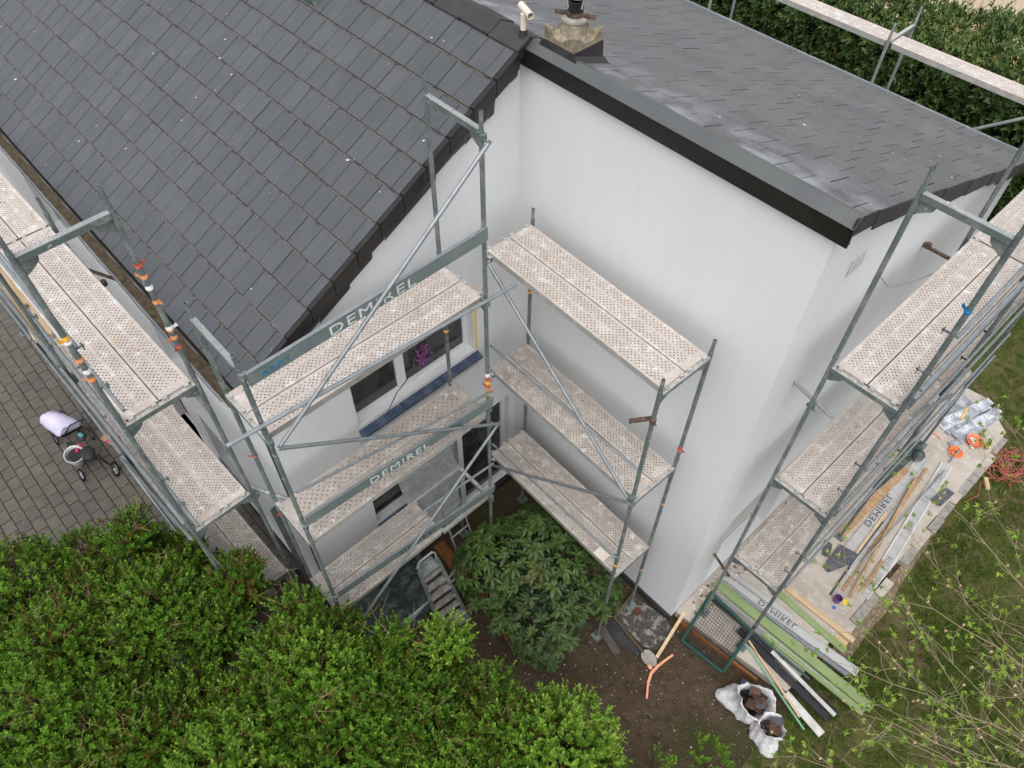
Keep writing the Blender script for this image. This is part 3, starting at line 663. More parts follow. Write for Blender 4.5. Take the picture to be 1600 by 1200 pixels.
def standard(parent, x, y, z0, z1, joints=(), lean=(0, 0), plate=True, mat='galv'):
    b = MB(); top = (x+lean[0], y+lean[1], z1)
    b.tube((x, y, z0), (x+lean[0]*.93, y+lean[1]*.93, z1-.17), .0242, 12); b.tube((x+lean[0]*.93, y+lean[1]*.93, z1-.17), top, .019, 12, hollow=.12)
    for j in joints: b.tube((x, y, j-.02), (x, y, j+.015), .0285, 12)
    if plate: b.tube((x, y, z0-.0), (x, y, z0+.25), .019, 10); b.box(x-.075, y-.075, z0-.012, x+.075, y+.075, z0)
    return smooth_angle(build(b, 'standard', mat, parent))
def transom(parent, a, c, z, mat='transom', hgt=.055, gus=True):
    """U-beam between two standards just below deck height, with a gusset plate at each end"""
    a, c = Vector((a[0], a[1], z)), Vector((c[0], c[1], z)); d = (c-a).normalized()
    b = MB(); b.bar(a+d*.02, c-d*.02, .05, .008); 
    o = build(b, 'transom', mat, parent)
    s = d.cross(Vector((0, 0, 1)))
    b = MB()
    for sg in (-1, 1): b.bar(a+d*.02+s*.024*sg-Vector((0, 0, hgt/2)), c-d*.02+s*.024*sg-Vector((0, 0, hgt/2)), .004, hgt)
    if gus:
        for p, e in ((a, d), (c, -d)):
            p = p-Vector((0, 0, hgt))
            q = [p+e*.02, p+e*.16, p+e*.14-Vector((0, 0, .06)), p+e*.05-Vector((0, 0, .12)), p+e*.02-Vector((0, 0, .13))]
            i = len(b.v); b.v += [tuple(x+s*.003) for x in q]+[tuple(x-s*.003) for x in q]
            n = 5; b.f += [tuple(i+k for k in range(n)), tuple(i+n+k for k in reversed(range(n)))]+[(i+k, i+n+k, i+n+(k+1) % n, i+(k+1) % n) for k in range(n)]
    build(b, 'gusset', 'galv', o)
    return o
def rail(parent, a, c, r=.0168, mat='zinc', name='guard_rail', n=9): 
    b = MB(); b.tube(a, c, r, n); return smooth_angle(build(b, name, mat, parent))
def brace(parent, a, c):
    b = MB(); b.tube(a, c, .0205, 10)
    for p, q in ((a, c), (c, a)):
        p, q = Vector(p), Vector(q); d = (q-p).normalized(); b.bar(p-d*.03, p+d*.05, .012, .05)
    return smooth_angle(build(b, 'diagonal_brace', 'zinc', parent))
def coupler(parent, p, mat='galv', axis=(0, 0, 1)):
    b = MB(); b.tube(Vector(p)-Vector(axis)*.03, Vector(p)+Vector(axis)*.03, .034, 10); p = Vector(p)
    b.box(p.x-.05, p.y-.012, p.z-.02, p.x-.02, p.y+.012, p.z+.02); b.tube(p+Vector((.03, -.02, 0)), p+Vector((.065, -.02, 0)), .009, 6)
    return build(b, 'coupler', mat, parent)
def toe_board(parent, a, c, h=.15, mat='galv_board'):
    b = MB(); a, c = Vector(a), Vector(c)
    b.bar(a, c, .025, h); o = build(b, 'toe_board', mat, parent)
    b = MB(); b.bar(a+Vector((0, 0, h/2+.002)), c+Vector((0, 0, h/2+.002)), .034, .006); build(b, 'top_lip', 'zinc', o); return o
def wedge(parent, p, d=(1, 0, 0)):
    b = MB(); p = Vector(p); d = Vector(d); b.bar(p-d*.02, p+d*.06, .014, .014); b.bar(p+d*.045+Vector((0, 0, -.05)), p+d*.045+Vector((0, 0, .035)), .014, .008); return build(b, 'wedge_clip', 'galv', parent)
def tape(parent, x, y, z, mat, h=.05, r=.0275):
    b = MB(); n = 12; i = 0
    b.lathe([(r, z), (r*1.1+.002, z+h*.3), (r*1.02, z+h*.7), (r, z+h)], (x, y, 0), n, jit=.06)
    a = random.uniform(0, 6.28); d = Vector((math.cos(a), math.sin(a), 0))
    p = Vector((x, y, z+h/2))+d*r; b.quad(p, p+d*.04+Vector((0, 0, .03)), p+d*.045+Vector((0, 0, -.015)), p+Vector((0, 0, -.03)))
    return build(b, 'tape', mat, parent)
MT['galv_board'] = M('galvanised_board', (.155, .195, .195), .5, .25, noise=[(4, (.20, .235, .23), .42, .7)], spots=[(34, .70, .73, (.5, .5, .48))], rnd=.06)

# ---- A: scaffold along the gable
A = thing('scaffold', 'three-lift scaffold along the gable wall with lettered boards and the open hatch', 'scaffold', (.63, -2.7, GZ), 'scaffolds round the house')
AI, AO, AR, AL = .27, 1.0, -1.40, -3.97
for (x, y, zt) in ((AI, AR, 8.14), (AO, AR, 8.13), (AI, AL, 7.15), (AO, AL, 7.14)):
    standard(A, x, y, GZ+.02, zt, joints=[2.12, 4.12, 6.12])
for y in (AR, AL):
    for z in (1.97, 3.97, 5.97): transom(A, (AI, y), (AO, y), z)
transom(A, (AI, AR), (AO, AR), 7.96, 'galv_pale'); transom(A, (AI, AL), (AO, AL), 6.98, 'galv_pale')
BL = AR-AL-.03
for z, st, mt_ in ((6.0, 'fine', 'deck'), (4.0, 'sparse', 'deck_old')):
    for x in ((AI+.20, AO-.20) if z > 5 else (AI+.24, AO-.168)): deck(A, x, AL+.015, z, BL, 'y', st, mt_)
for x in (AI+.2, AO-.2): deck(A, x, AL+.015, 2.0, 1.70, 'y', 'old', 'deck_old')
for x in (AI+.045, AO-.045):
    b = MB(); b.bar((x, AL+1.72, 1.965), (x, AR-.02, 1.965), .05, .06); build(b, 'hatch_beam', 'deck_side', A)
# hatch leaf tipped up against the wall
me, ms, mh = deck_meshes(.98, 'old')
hl = bpy.data.objects.new('hatch_leaf', me.copy()); hl.data.materials.append(MT['galv_pale']); COL.objects.link(hl); hl.parent = A
for q in range(3):
    o = hl if q == 0 else hl.copy()
    if q: COL.objects.link(o)
    o.parent = A; a = Vector((.34-.098*q, -2.36, 1.90+.304*q)); o.location = a-WL[A]; o.rotation_euler = (R(72), 0, R(90)); o.name = 'hatch_leaf'
# ladder below the hatch
b = MB()
for y in (-1.95, -1.62): b.tube((.42, y, 2.0), (.98, y+.05, GZ), .016, 8)
ol = build(b, 'ladder', 'galv_pale', A)
for k in range(7):
    t = .1+k*.125; b = MB(); x = .42+.56*t; z = 2.0+(GZ-2.0)*t; b.tube((x, -1.95, z), (x, -1.60, z), .014, 8); build(b, 'rung', 'galv_pale', ol)
t1 = toe_board(A, (AO+.045, AL+.02, 6.845), (AO+.045, AR+.0, 6.885))
text_mesh('DEMIREL', .152, (AO+.058, -3.19, 6.795), (0, 1, .016), (0, 0, 1), (.0025, 0, 0), 'white_paint', t1, sx=1.42, spacing=1.15)
text_mesh('AKAY', .10, (AO+.058, -3.83, 6.80), (0, 1, .06), (0, -.12, 1), (.0025, 0, 0), 'blue_paint', t1, sx=1.0, spacing=1.1)
t2 = toe_board(A, (AO+.045, AL+.02, 4.52), (AO+.045, AR+.03, 4.27))
text_mesh('DEMIREL', .145, (AO+.058, -3.17, 4.385), (0, 1, -.1), (0, 0, 1), (.0025, 0, 0), 'white_paint', t2, sx=1.32, spacing=1.15)
t3 = toe_board(A, (AO+.045, AL+.05, 2.66), (AO+.045, AR+.03, 2.25))
text_mesh('DEMIREL', .14, (AO+.058, -3.0, 2.455), (0, 1, -.155), (0, 0, 1), (.0025, 0, 0), 'dark_paint', t3, sx=1.0, spacing=1.15)
rail(A, (AO+.06, -4.32, 6.30), (AO+.06, -1.02, 5.99), .0215, 'zinc')
rail(A, (AO+.045, -3.93, 5.08), (AO+.045, -1.36, 4.46))
rail(A, (AO+.045, -3.93, 3.2), (AO+.045, -1.38, 2.9))
brace(A, (AO+.085, AR, 7.87), (AO+.085, AL+.06, 5.93)); brace(A, (AO+.10, AL+.06, 5.90), (AO+.10, AR+.1, 3.80)); brace(A, (AO+.075, AR+.1, 3.78), (AO+.075, AL+.1, 1.55))
brace(A, (AO+.06, AL+.3, .1), (AO+.06, AR, 1.2))
rail(A, (AO+.08, AL+.2, .55), (AO+.08, AR, .62), .024)
for z in (7.9, 5.95, 4.15, 3.8, 2.0): coupler(A, (AO+.02, AR, z))
for z in (6.9, 5.95, 4.4, 2.6): coupler(A, (AO+.02, AL, z))
for z, mt_ in ((4.45, 'orange_tape'), (4.52, 'red_tape'), (4.59, 'yellowish_tape'), (4.66, 'red_tape'), (4.73, 'white_tape'), (4.38, 'yellowish_tape')): tape(A, AO, AR, z, mt_, .065)
tape(A, AI, AR, 4.9, 'yellowish_tape', .04); tape(A, AI, AL, 4.9, 'red_tape', .03); tape(A, AI, AL, 3.7, 'red_tape', .03)

# ---- B: scaffold before the white wing wall
B = thing('scaffold', 'three-lift scaffold in front of the windowless white wall over the rhododendron', 'scaffold', (.5, -.21, GZ), 'scaffolds round the house')
B.rotation_euler = (0, 0, -.028)
BI, BO, BX0, BX1 = -.22, -.95, .47, 3.03
for (x, y) in ((BX0, BI), (BX1, BI), (BX1, BO)): standard(B, x, y, GZ+.02, 6.19, joints=[2.12, 4.12])
for z in (1.965, 3.965, 5.965):
    transom(B, (BX0, BI), (BX0+.1, BO-.02), z, gus=False); transom(B, (BX1, BI), (BX1, BO), z)
for z, st, mt_ in ((6.0, 'fine', 'deck'), (4.0, 'old', 'deck_old'), (2.0, 'old', 'deck_old')):
    for y in (BI-.03-.17, BO+.03+.17): deck(B, BX0+.015, y, z, BX1-BX0-.03, 'x', st, mt_)
brace(B, (.62, BO-.05, 5.95), (2.98, BO-.05, 4.08)); brace(B, (.6, BO-.07, 1.95), (3.02, BO-.07, 4.03))
rail(B, (.62, BO-.045, 4.62), (3.03, BO-.045, 4.70)); rail(B, (.62, BO-.045, 2.5), (3.03, BO-.045, 2.62))
for z in (4.08, 3.98, 2.6): coupler(B, (BX1, BO-.02, z))
coupler(B, (BX1, BO, 5.55), 'rust')
b = MB(); b.tube((3.0, BO-.03, 5.58), (2.84, BO-.08, 5.42), .026, 10); b.bar((2.83, BO-.08, 5.44), (2.83, BO-.08, 5.37), .01, .03); build(b, 'tie_stub', 'rust', B)
for z in (1.2, 3.1, 1.9): tape(B, BX1, BI, z, 'orange_tape', .035)
tape(B, BX1, BO, 2.35, 'yellowish_tape', .035); tape(B, BX0, BI, 4.9, 'yellowish_tape', .035); tape(B, BX1, BI, 4.3, 'red_tape', .1, .026)
b = MB(); b.box(2.6, BO-.02, 2.004, 2.78, BO+.12, 2.02); build(b, 'sponge', 'cream_pipe', None, label='yellowish pad lying on the lowest deck above the rhododendron', cat='pad')

# ---- C: scaffold along the left wall
C = thing('scaffold', 'long scaffold along the left side wall beside the gutter and driveway', 'scaffold', (-.03, -4.13, GZ), 'scaffolds round the house')
C.rotation_euler = (0, 0, .022)
CI, CO = -4.11, -4.84; CX = [-.03, -3.10, -6.17, -9.24]
for i, x in enumerate(CX):
    for y in (CI, CO): standard(C, x, y, GZ+.02, 8.2 if i == 0 else 6.35, joints=[2.12, 4.12, 6.12])
    for z in (1.965, 3.965, 5.965): transom(C, (x, CI), (x, CO), z)
transom(C, (CX[0], CI), (CX[0], CO), 7.98, 'galv_pale')
for i in range(3):
    for z, st, mt_ in ((6.0, 'fine', 'deck'), (4.0, 'fine', 'deck'), (2.0, 'old', 'deck_old')):
        for y in (CI-.03-.17, CO+.03+.17): deck(C, CX[i+1]+.015, y+(.012 if y < -4.5 and z == 4.0 else 0), z, CX[i]-CX[i+1]-.03, 'x', st, mt_)
    for z in (6.0, 4.0, 2.0):
        for h in (.5, 1.0): rail(C, (CX[i+1], CO+.035+.012*(h < .6), z+h), (CX[i]+(.35 if i == 0 and h < .6 else 0), CO+.035+.012*(h < .6), z+h))
        if z < 5: toe_board(C, (CX[i+1]+.02, CO-.035, z+.085), (CX[i]-.02, CO-.035, z+.085))
        if i == 0:
            for h in (.5, 1.0): wedge(C, (CX[0], CO+.03, z+h), (0, 1, 0)); wedge(C, (CX[1], CO+.03, z+h), (0, 1, 0))
brace(C, (CX[0], CO-.06, 3.9), (CX[1], CO-.06, 2.1)); brace(C, (CX[0], CO-.06, GZ+.2), (CX[1], CO-.06, 2.0))
rail(C, (-2.9, CI+.05, 5.42), (-2.4, CI+.28, 5.40), .02, 'rust', 'wall_tie'); coupler(C, (-2.55, CI+.09, 5.42), 'rust')
rail(C, (-.20, CI+.03, 3.85), (.6, AL+.35, 3.75), .024, 'galv_pale', 'cross_tube'); coupler(C, (-.03, CI+.04, 3.86)); coupler(C, (.27, AL+.02, 3.8))
for z, mt_ in ((7.42, 'red_tape'), (7.30, 'orange_tape'), (7.18, 'white_tape'), (7.02, 'orange_tape'), (6.68, 'orange_tape'), (6.70, 'white_tape'), (6.58, 'orange_tape'), (6.46, 'red_tape')): tape(C, CX[0], CI, z, mt_, .05)
for z, mt_ in ((7.12, 'yellowish_tape'), (7.08, 'white_tape'), (6.86, 'orange_tape'), (6.72, 'white_tape'), (6.62, 'orange_tape')): tape(C, CX[0], CO, z, mt_, .055)
# dark jacket-like felt roll tied to the lower corner
b = MB(); b.bar((.05, -3.99, 3.55), (.05, -3.96, 1.5), .075, .012, (1, .2, 0)); build(b, 'felt_strip', 'slate_dark', None, label='dark plaster-splashed felt strip hanging at the house corner', cat='felt strip')

# ---- D: scaffold along the wing end wall
D = thing('scaffold', 'scaffold along the wing end wall above the concrete slab', 'scaffold', (4.27, 3, GZ), 'scaffolds round the house')
DI, DO = 3.91, 4.64; DYs = [.42, 3.13, 5.84]
for i, y in enumerate(DYs):
    for x in (DI, DO): standard(D, x, y, .02, 8.27 if i == 0 else (8.0 if x == DI else 7.2), joints=[2.15, 4.15, 6.15])
    for z in (2.015, 4.015, 6.015): transom(D, (DI, y), (DO, y), z)
transom(D, (DI, DYs[0]), (DO, DYs[0]), 8.05, 'galv_pale')
for i in range(2):
    L_ = DYs[i+1]-DYs[i]-.03
    for z, st, mt_ in ((6.05, 'fine', 'deck'), (4.05, 'old', 'deck'), (2.05, 'old', 'deck_old')):
        for x in (DI+.2, DO-.2): deck(D, x, DYs[i]+.015, z, L_, 'y', st, mt_)
    for z in (6.05, 4.05, 2.05):
        for h in (.5, 1.0): rail(D, (DO+.04+.02*(h < .6), DYs[i]-(.2 if h < .6 and i == 0 else 0), z+h), (DO+.04+.02*(h < .6), DYs[i+1], z+h))
        if z > 2.1: toe_board(D, (DO+.035, DYs[i]+.02, z+.085), (DO+.035, DYs[i+1]-.02, z+.085))
        for h in (.5, 1.0): wedge(D, (DO-.03, DYs[i]+.0, z+h), (-1, 0, 0)); wedge(D, (DO-.03, DYs[i+1], z+h), (-1, 0, 0))
brace(D, (DO+.08, DYs[0]+.1, 5.9), (DO+.08, DYs[1], 3.95)); brace(D, (DO+.08, DYs[1], 5.9), (DO+.08, DYs[2], 3.95))
rail(D, (WX+.01, .60, 5.33), (4.14, .50, 5.33), .022, 'galv_pale', 'wall_tie'); coupler(D, (DI, .46, 5.33))
rail(D, (WX+.01, 2.78, 5.93), (3.98, 2.78, 5.93), .022, 'rust', 'wall_tie'); coupler(D, (3.66, 2.78, 5.95), 'rust')
rail(D, (WX+.01, .62, 1.3), (3.98, .5, 1.3), .02, 'rust', 'wall_tie')
tape(D, DO, DYs[0], 7.3, 'blue_paint', .06); tape(D, DO, DYs[0], .75, 'rust', .08); tape(D, DI, DYs[0], 3.0, 'galv_pale', .04)
b = MB(); b.path([(3.93, 2.3, 6.02), (3.85, 2.0, 6.03), (3.72, 1.8, 6.0), (3.62, 1.75, 6.1)], .007, 6); build(b, 'wire', 'zinc', D)

# ---- E: scaffold behind the low roof
E_ = thing('scaffold', 'single-plank scaffold behind the low roof in front of the laurel hedge', 'scaffold', (1, 6.6, GZ), 'scaffolds round the house')
EX = [-5.04, -1.97, 1.10, 4.17]
for x in EX:
    for y in (6.26, 7.0): standard(E_, x, y, GZ+.02, 6.32, joints=[2.12, 4.12], mat='galv_pale')
    transom(E_, (x, 6.26), (x, 7.0), 6.06, 'transom')
for i in range(3): deck(E_, EX[i]+.03, 6.47, 6.03, 3.0, 'x', 'fine', 'deck')
rail(E_, (2.5, 6.3, 5.22), (4.17, 6.3, 6.60), .024, 'galv_pale', 'cross_tube')

# ================================================================== VEGETATION
def unit(v): return v/np.linalg.norm(v, axis=-1, keepdims=True)
def leaf_faces(n): # each leaf: base, left, tip, right plus midrib fold -> 2 quads? keep 4 verts, 2 triangles
    i = np.arange(n)[:, None]*4
    return np.concatenate([i+np.array([[0, 1, 2]]), i+np.array([[0, 2, 3]])], 1).reshape(-1, 3)
def leaves(base, dirs, normals, ln, wd, fold=.25):
    """base, dirs, normals (n,3); returns (n*4,3): base, left, tip, right"""
    d = unit(dirs); s = unit(np.cross(d, normals)); nn = np.cross(s, d)
    ln = np.asarray(ln)[:, None]; wd = np.asarray(wd)[:, None]
    mid = base+d*ln*.5
    v = np.stack([base, mid+s*wd*.5+nn*wd*fold, base+d*ln, mid-s*wd*.5+nn*wd*fold], 1)
    return v.reshape(-1, 3)
def sprigs(cent, outw, n_leaf, ln_stem, leaf_l, leaf_w, tone, curl=.5):
    """leafy shoots: stems start at cent, point along outw; leaves sit in pairs along the stem"""
    n = len(cent); o = unit(outw+RNG.normal(0, .28, (n, 3)))
    L = ln_stem*RNG.uniform(.6, 1.4, n)
    base = []; dirs = []; nor = []; rn = []; ll = []
    e1 = unit(np.cross(o, RNG.normal(0, 1, (n, 3)))); e2 = np.cross(o, e1)
    for k in range(n_leaf):
        t = (k//2+.6)/(n_leaf/2); a = k*math.pi+(k//2)*1.9+RNG.uniform(-.5, .5, n)
        rad = e1*np.cos(a)[:, None]+e2*np.sin(a)[:, None]
        base.append(cent+o*(L*t)[:, None]); sp = (1.2-.75*t)
        dirs.append(rad*sp+o*.75+RNG.normal(0, .15, (n, 3))); nor.append(o-rad*.3+RNG.normal(0, .25, (n, 3)))
        rn.append(np.clip(tone+RNG.normal(0, .09, n)+.14*(t-.6), 0, 1)); ll.append(leaf_l*RNG.uniform(.7, 1.2, n)*(1.05-.3*t))
    base, dirs, nor = map(np.concatenate, (base, dirs, nor)); rn, ll = map(np.concatenate, (rn, ll))
    return leaves(base, dirs, nor, ll, ll*leaf_w), np.repeat(rn, 4), (cent, cent+o*L[:, None])
def stems_mesh(a, b, r, n=3):
    d = unit(b-a); s = unit(np.cross(d, np.array([.3, .5, .81]))); u = np.cross(d, s); m = len(a)
    ring = []
    for p, rr in ((a, r), (b, r*.5)):
        for k in range(n):
            t = 2*math.pi*k/n; ring.append(p+rr*(math.cos(t)*s+math.sin(t)*u))
    v = np.stack(ring, 1); i = np.arange(m)[:, None]*(2*n)
    f = np.concatenate([i+np.array([[k, (k+1) % n, n+(k+1) % n, n+k]]) for k in range(n)], 1).reshape(-1, 4)
    return v.reshape(-1, 3), f

# ---- big privet-like bush filling the lower left
# crown lobes: x, y, z of centre, radius
edge = [(-2.6, -7.0), (-1.95, -6.2), (-1.3, -5.55), (-.75, -5.1), (-.05, -4.75), (.75, -4.42), (1.35, -4.15), (1.9, -3.85), (2.35, -3.55), (2.95, -3.4), (3.5, -3.2), (4.05, -3.15), (4.5, -3.3)]
edge = [(x+.58*(1-.55*i/12), y-.52*(1-.55*i/12)) for i, (x, y) in enumerate(edge)]
lobes = []
for i, (x, y) in enumerate(edge):
    for d in (0, .75, 1.5, 2.3):
        jx, jy, jz = RNG.normal(0, .13, 3)
        lobes.append((x+d*.62+jx, y-d*.80+jy, 2.72+.20*math.sin(i*1.3)+.10*d+jz*.8, .46+.16*RNG.random()))
for p in [(-1.42, -5.02, 3.15, .26), (-1.15, -4.72, 2.5, .30), (-.2, -4.35, 2.9, .28), (-.42, -4.45, 2.5, .3), (.55, -4.05, 2.7, .26), (2.12, -3.05, 3.0, .24), (1.1, -3.85, 2.7, .28), (3.55, -2.8, 2.5, .28), (4.2, -2.7, 2.3, .25), (-1.9, -5.6, 2.6, .34), (2.75, -3.0, 2.5, .3), (1.7, -3.5, 2.7, .3)]: lobes.append(p)
lobes = np.array(lobes); lobes[-12:, 0] += .38; lobes[-12:, 1] -= .36
bush = thing('broadleaf_bush', 'huge light green leafy bush filling the lower left corner', 'bush', (1.2, -5.3, GZ))
C_ = []; O_ = []; T_ = []
for (x, y, z, r) in lobes:
    n = int(420*(r/.5)**2); d = unit(RNG.normal(0, 1, (n, 3))); d[:, 2] = np.abs(d[:, 2])*.9-.25*RNG.random(n); d = unit(d)
    rr = r*RNG.uniform(.55, 1.0, n)[:, None]
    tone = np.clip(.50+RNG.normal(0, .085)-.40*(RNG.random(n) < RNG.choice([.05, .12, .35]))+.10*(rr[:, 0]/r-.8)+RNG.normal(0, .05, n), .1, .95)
    C_.append(np.array([x, y, z])+d*rr*np.array([1, 1, .85])); O_.append(d*.7+np.array([0, 0, .75])); T_.append(tone)
C_, O_, T_ = map(np.concatenate, (C_, O_, T_))
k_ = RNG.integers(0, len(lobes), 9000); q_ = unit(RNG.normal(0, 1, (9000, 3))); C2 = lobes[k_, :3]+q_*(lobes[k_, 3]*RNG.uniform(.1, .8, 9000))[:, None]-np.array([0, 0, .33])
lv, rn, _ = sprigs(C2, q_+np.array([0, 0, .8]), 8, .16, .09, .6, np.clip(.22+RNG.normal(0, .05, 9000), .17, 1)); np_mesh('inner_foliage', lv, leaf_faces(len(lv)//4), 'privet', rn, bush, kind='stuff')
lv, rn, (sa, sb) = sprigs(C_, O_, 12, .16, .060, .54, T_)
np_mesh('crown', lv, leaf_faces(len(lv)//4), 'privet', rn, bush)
sv, sf = stems_mesh(sa-(sb-sa)*.9, sb, .0028); np_mesh('twigs', sv, sf, 'twig', None, bush)
# branches rising from the ground into the lobes
b = MB()
for (x, y, z, r) in lobes[::2]:
    bx, by = x*.75+.3, y*.8-1.0
    p = [Vector((bx+RNG.normal(0, .2), by+RNG.normal(0, .2), GZ-.05)), Vector((bx*.5+x*.5, by*.5+y*.5, z*.45)), Vector((x, y, z)), Vector((x+RNG.normal(0, .15), y+RNG.normal(0, .15), z+r*.7))]
    b.path(p, .022, 6, .006)
build(b, 'trunk', 'bark', bush)
# bare dead twigs poking out
b = MB()
for k in range(260):
    x, y, z, r = lobes[RNG.integers(len(lobes))]; d = Vector((RNG.normal(0, .6), RNG.normal(0, .6), 1)).normalized()
    a = Vector((x, y, z))+d*r*.75; e = a+d*RNG.uniform(.2, .42)+Vector((RNG.normal(0, .1), RNG.normal(0, .1), 0))
    mid = (a+e)/2+Vector((RNG.normal(0, .03), RNG.normal(0, .03), RNG.normal(0, .03)))
    b.path([a, mid, e], .0042, 4, .0016)
    for q in range(3):
        t = RNG.uniform(.3, .95); s = a.lerp(e, t); b.path([s, s+Vector((RNG.normal(0, .09), RNG.normal(0, .09), RNG.uniform(.0, .1)))], .0025, 3, .001)
build(b, 'dead_twigs', 'twig', bush, kind='stuff')
# low young shrub at the bottom edge
def low_shrub(x, y, r, h, label):
    t = thing('low_shrub', label, 'shrub', (x, y, GZ), 'low shrubs at the bottom edge')
    n = int(60*(r/.3)**2); d = unit(RNG.normal(0, 1, (n, 3))); d[:, 2] = np.abs(d[:, 2])
    c = np.array([x, y, h*.4])+d*np.array([r, r, h*.55])*RNG.uniform(.5, 1, n)[:, None]
    lv, rn, (sa, sb) = sprigs(c, d*.6+np.array([0, 0, .8]), 10, .14, .06, .5, np.clip(.6+RNG.normal(0, .1, n), 0, 1))
    np_mesh('crown', lv, leaf_faces(len(lv)//4), 'privet', rn, t)
    b = MB()
    for k in range(6): p = c[RNG.integers(n)]; b.path([(x+RNG.normal(0, .04), y+RNG.normal(0, .04), GZ-.03), tuple(p)], .008, 5, .003)
    build(b, 'stem', 'bark', t)
low_shrub(4.86, -1.85, .17, .75, 'left one of the two small green shrubs at the bottom edge near the sacks')
low_shrub(5.30, -1.35, .27, .85, 'small green shrub at the bottom edge directly below the white sacks')

# ---- rhododendron under the white-wall scaffold
rh = thing('rhododendron', 'dark green rhododendron bush under the white-wall scaffold', 'shrub', (1.95, -1.45, GZ))
def whorl(seed, n=9, L=.135, wd=.046):
    rg = np.random.default_rng(seed); v = []; f = []
    for k in range(n):
        a = 2*math.pi*k/n*(1 if k < n-3 else 1.31)+rg.normal(0, .15); up = .20+rg.normal(0, .12) if k < n-3 else .75
        ll = L*rg.uniform(.8, 1.12)*(1 if k < n-3 else .62); ww = wd*rg.uniform(.85, 1.1)*(1 if k < n-3 else .75)
        r_ = np.array([math.cos(a), math.sin(a), 0]); s_ = np.array([-math.sin(a), math.cos(a), 0]); i = len(v)
        for t, wf in ((.04, .12), (.3, .8), (.62, 1.0), (.86, .62), (1.0, .06)):
            c = r_*ll*t*math.cos(up)+np.array([0, 0, 1])*(ll*(t*math.sin(up)-.30*t*t))
            for sgn, dz in ((-1, .010), (0, 0), (1, .010)): v.append(tuple(c+s_*sgn*ww/2*wf+np.array([0, 0, dz*wf])))
        for q in range(4):
            for c in range(2): f.append((i+q*3+c, i+q*3+c+1, i+q*3+c+4, i+q*3+c+3))
    me = bpy.data.meshes.new('leaf_whorl'); me.from_pydata(v, [], f); me.polygons.foreach_set('use_smooth', [True]*len(f)); me.materials.append(MT['rhodo']); me.update(); return me
wm = [whorl(s, 8+s % 3) for s in range(5)]
RC = np.array([2.04, -1.40, .72]); RR = np.array([1.15, .88, 1.15])
pts = []
tries = 0
while len(pts) < 290 and tries < 20000:
    tries += 1
    d = unit(RNG.normal(0, 1, 3)); d[2] = abs(d[2])*1.0-.18; d = unit(d); bump = 1+.17*math.sin(5*d[0]+2)*math.sin(4*d[1]+1)+RNG.normal(0, .04)
    p = RC+d*RR*bump
    if p[1] > -1.02 and p[2] > 1.85: continue
    if p[0] > 3.05 or p[2] < .15 or p[1] > -.6: continue
    if any(np.linalg.norm(p-q[0]) < .118 for q in pts): continue
    pts.append((p, d))
for i, (p, d) in enumerate(pts):
    up = Vector((d[0]*.45+random.gauss(0, .12), d[1]*.45+random.gauss(0, .12), d[2]*.4+.95)).normalized()
    q = up.to_track_quat('Z', 'Y'); q = q @ Matrix.Rotation(random.uniform(0, 6.28), 3, 'Z').to_quaternion()
    o = link('leaf_whorl', wm[i % 5], tuple(p), rh); o.rotation_mode = 'QUATERNION'; o.rotation_quaternion = q; s = random.uniform(.72, 1.4); o.scale = (s, s, s)
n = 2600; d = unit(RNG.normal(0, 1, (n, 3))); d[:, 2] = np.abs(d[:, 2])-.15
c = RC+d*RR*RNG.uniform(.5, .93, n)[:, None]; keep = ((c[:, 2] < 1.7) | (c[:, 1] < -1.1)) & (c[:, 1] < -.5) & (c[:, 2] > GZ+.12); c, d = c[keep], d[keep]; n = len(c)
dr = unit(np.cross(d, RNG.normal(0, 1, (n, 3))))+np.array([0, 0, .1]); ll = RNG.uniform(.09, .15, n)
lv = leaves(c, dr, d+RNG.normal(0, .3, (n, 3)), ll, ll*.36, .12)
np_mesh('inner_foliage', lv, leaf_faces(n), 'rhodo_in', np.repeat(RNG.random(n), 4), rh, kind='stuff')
b = MB()
for k in range(60):
    p, d = pts[(k*5) % len(pts)]; b.path([(1.95+random.gauss(0, .12), -1.45+random.gauss(0, .1), GZ-.03), tuple(RC*.6+p*.4+np.array([0, 0, -.3])), tuple(p)], .018, 5, .005)
build(b, 'stem', 'bark', rh)

# ---- laurel hedge behind the house
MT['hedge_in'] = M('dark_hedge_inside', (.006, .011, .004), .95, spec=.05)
hg = thing('laurel_hedge', 'tall dark laurel hedge behind the rear scaffold at the upper right', 'hedge', (-1, 13.5, GZ))
n = 9500; xs = RNG.uniform(-8.5, 5.5, n)
kind = RNG.random(n)
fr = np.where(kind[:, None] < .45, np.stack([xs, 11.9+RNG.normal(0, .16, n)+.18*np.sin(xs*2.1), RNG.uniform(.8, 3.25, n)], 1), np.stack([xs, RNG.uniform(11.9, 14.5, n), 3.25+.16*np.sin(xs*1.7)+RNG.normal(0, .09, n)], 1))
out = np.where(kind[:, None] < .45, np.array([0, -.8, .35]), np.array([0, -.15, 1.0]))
tone = np.where(kind < .45, .46, .70)+RNG.normal(0, .10, n)+.10*np.sin(xs*3.1)*np.sin(fr[:, 1]*2.7)  # front leaves darker than the top: shade painted into the leaf tone
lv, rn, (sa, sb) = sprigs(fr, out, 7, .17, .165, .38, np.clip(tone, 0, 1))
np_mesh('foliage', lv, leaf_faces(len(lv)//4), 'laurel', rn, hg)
m = 240; q = np.where((kind > .45) & (xs > -.5))[0]; hot = np.array([[1.0, 12.4], [2.4, 12.7], [.2, 13.2], [3.6, 12.6], [4.2, 13.0]])
hc = hot[RNG.integers(0, 5, m)]+RNG.normal(0, .28, (m, 2)); cc = np.concatenate([hc, (3.36+RNG.normal(0, .06, m))[:, None]], 1)
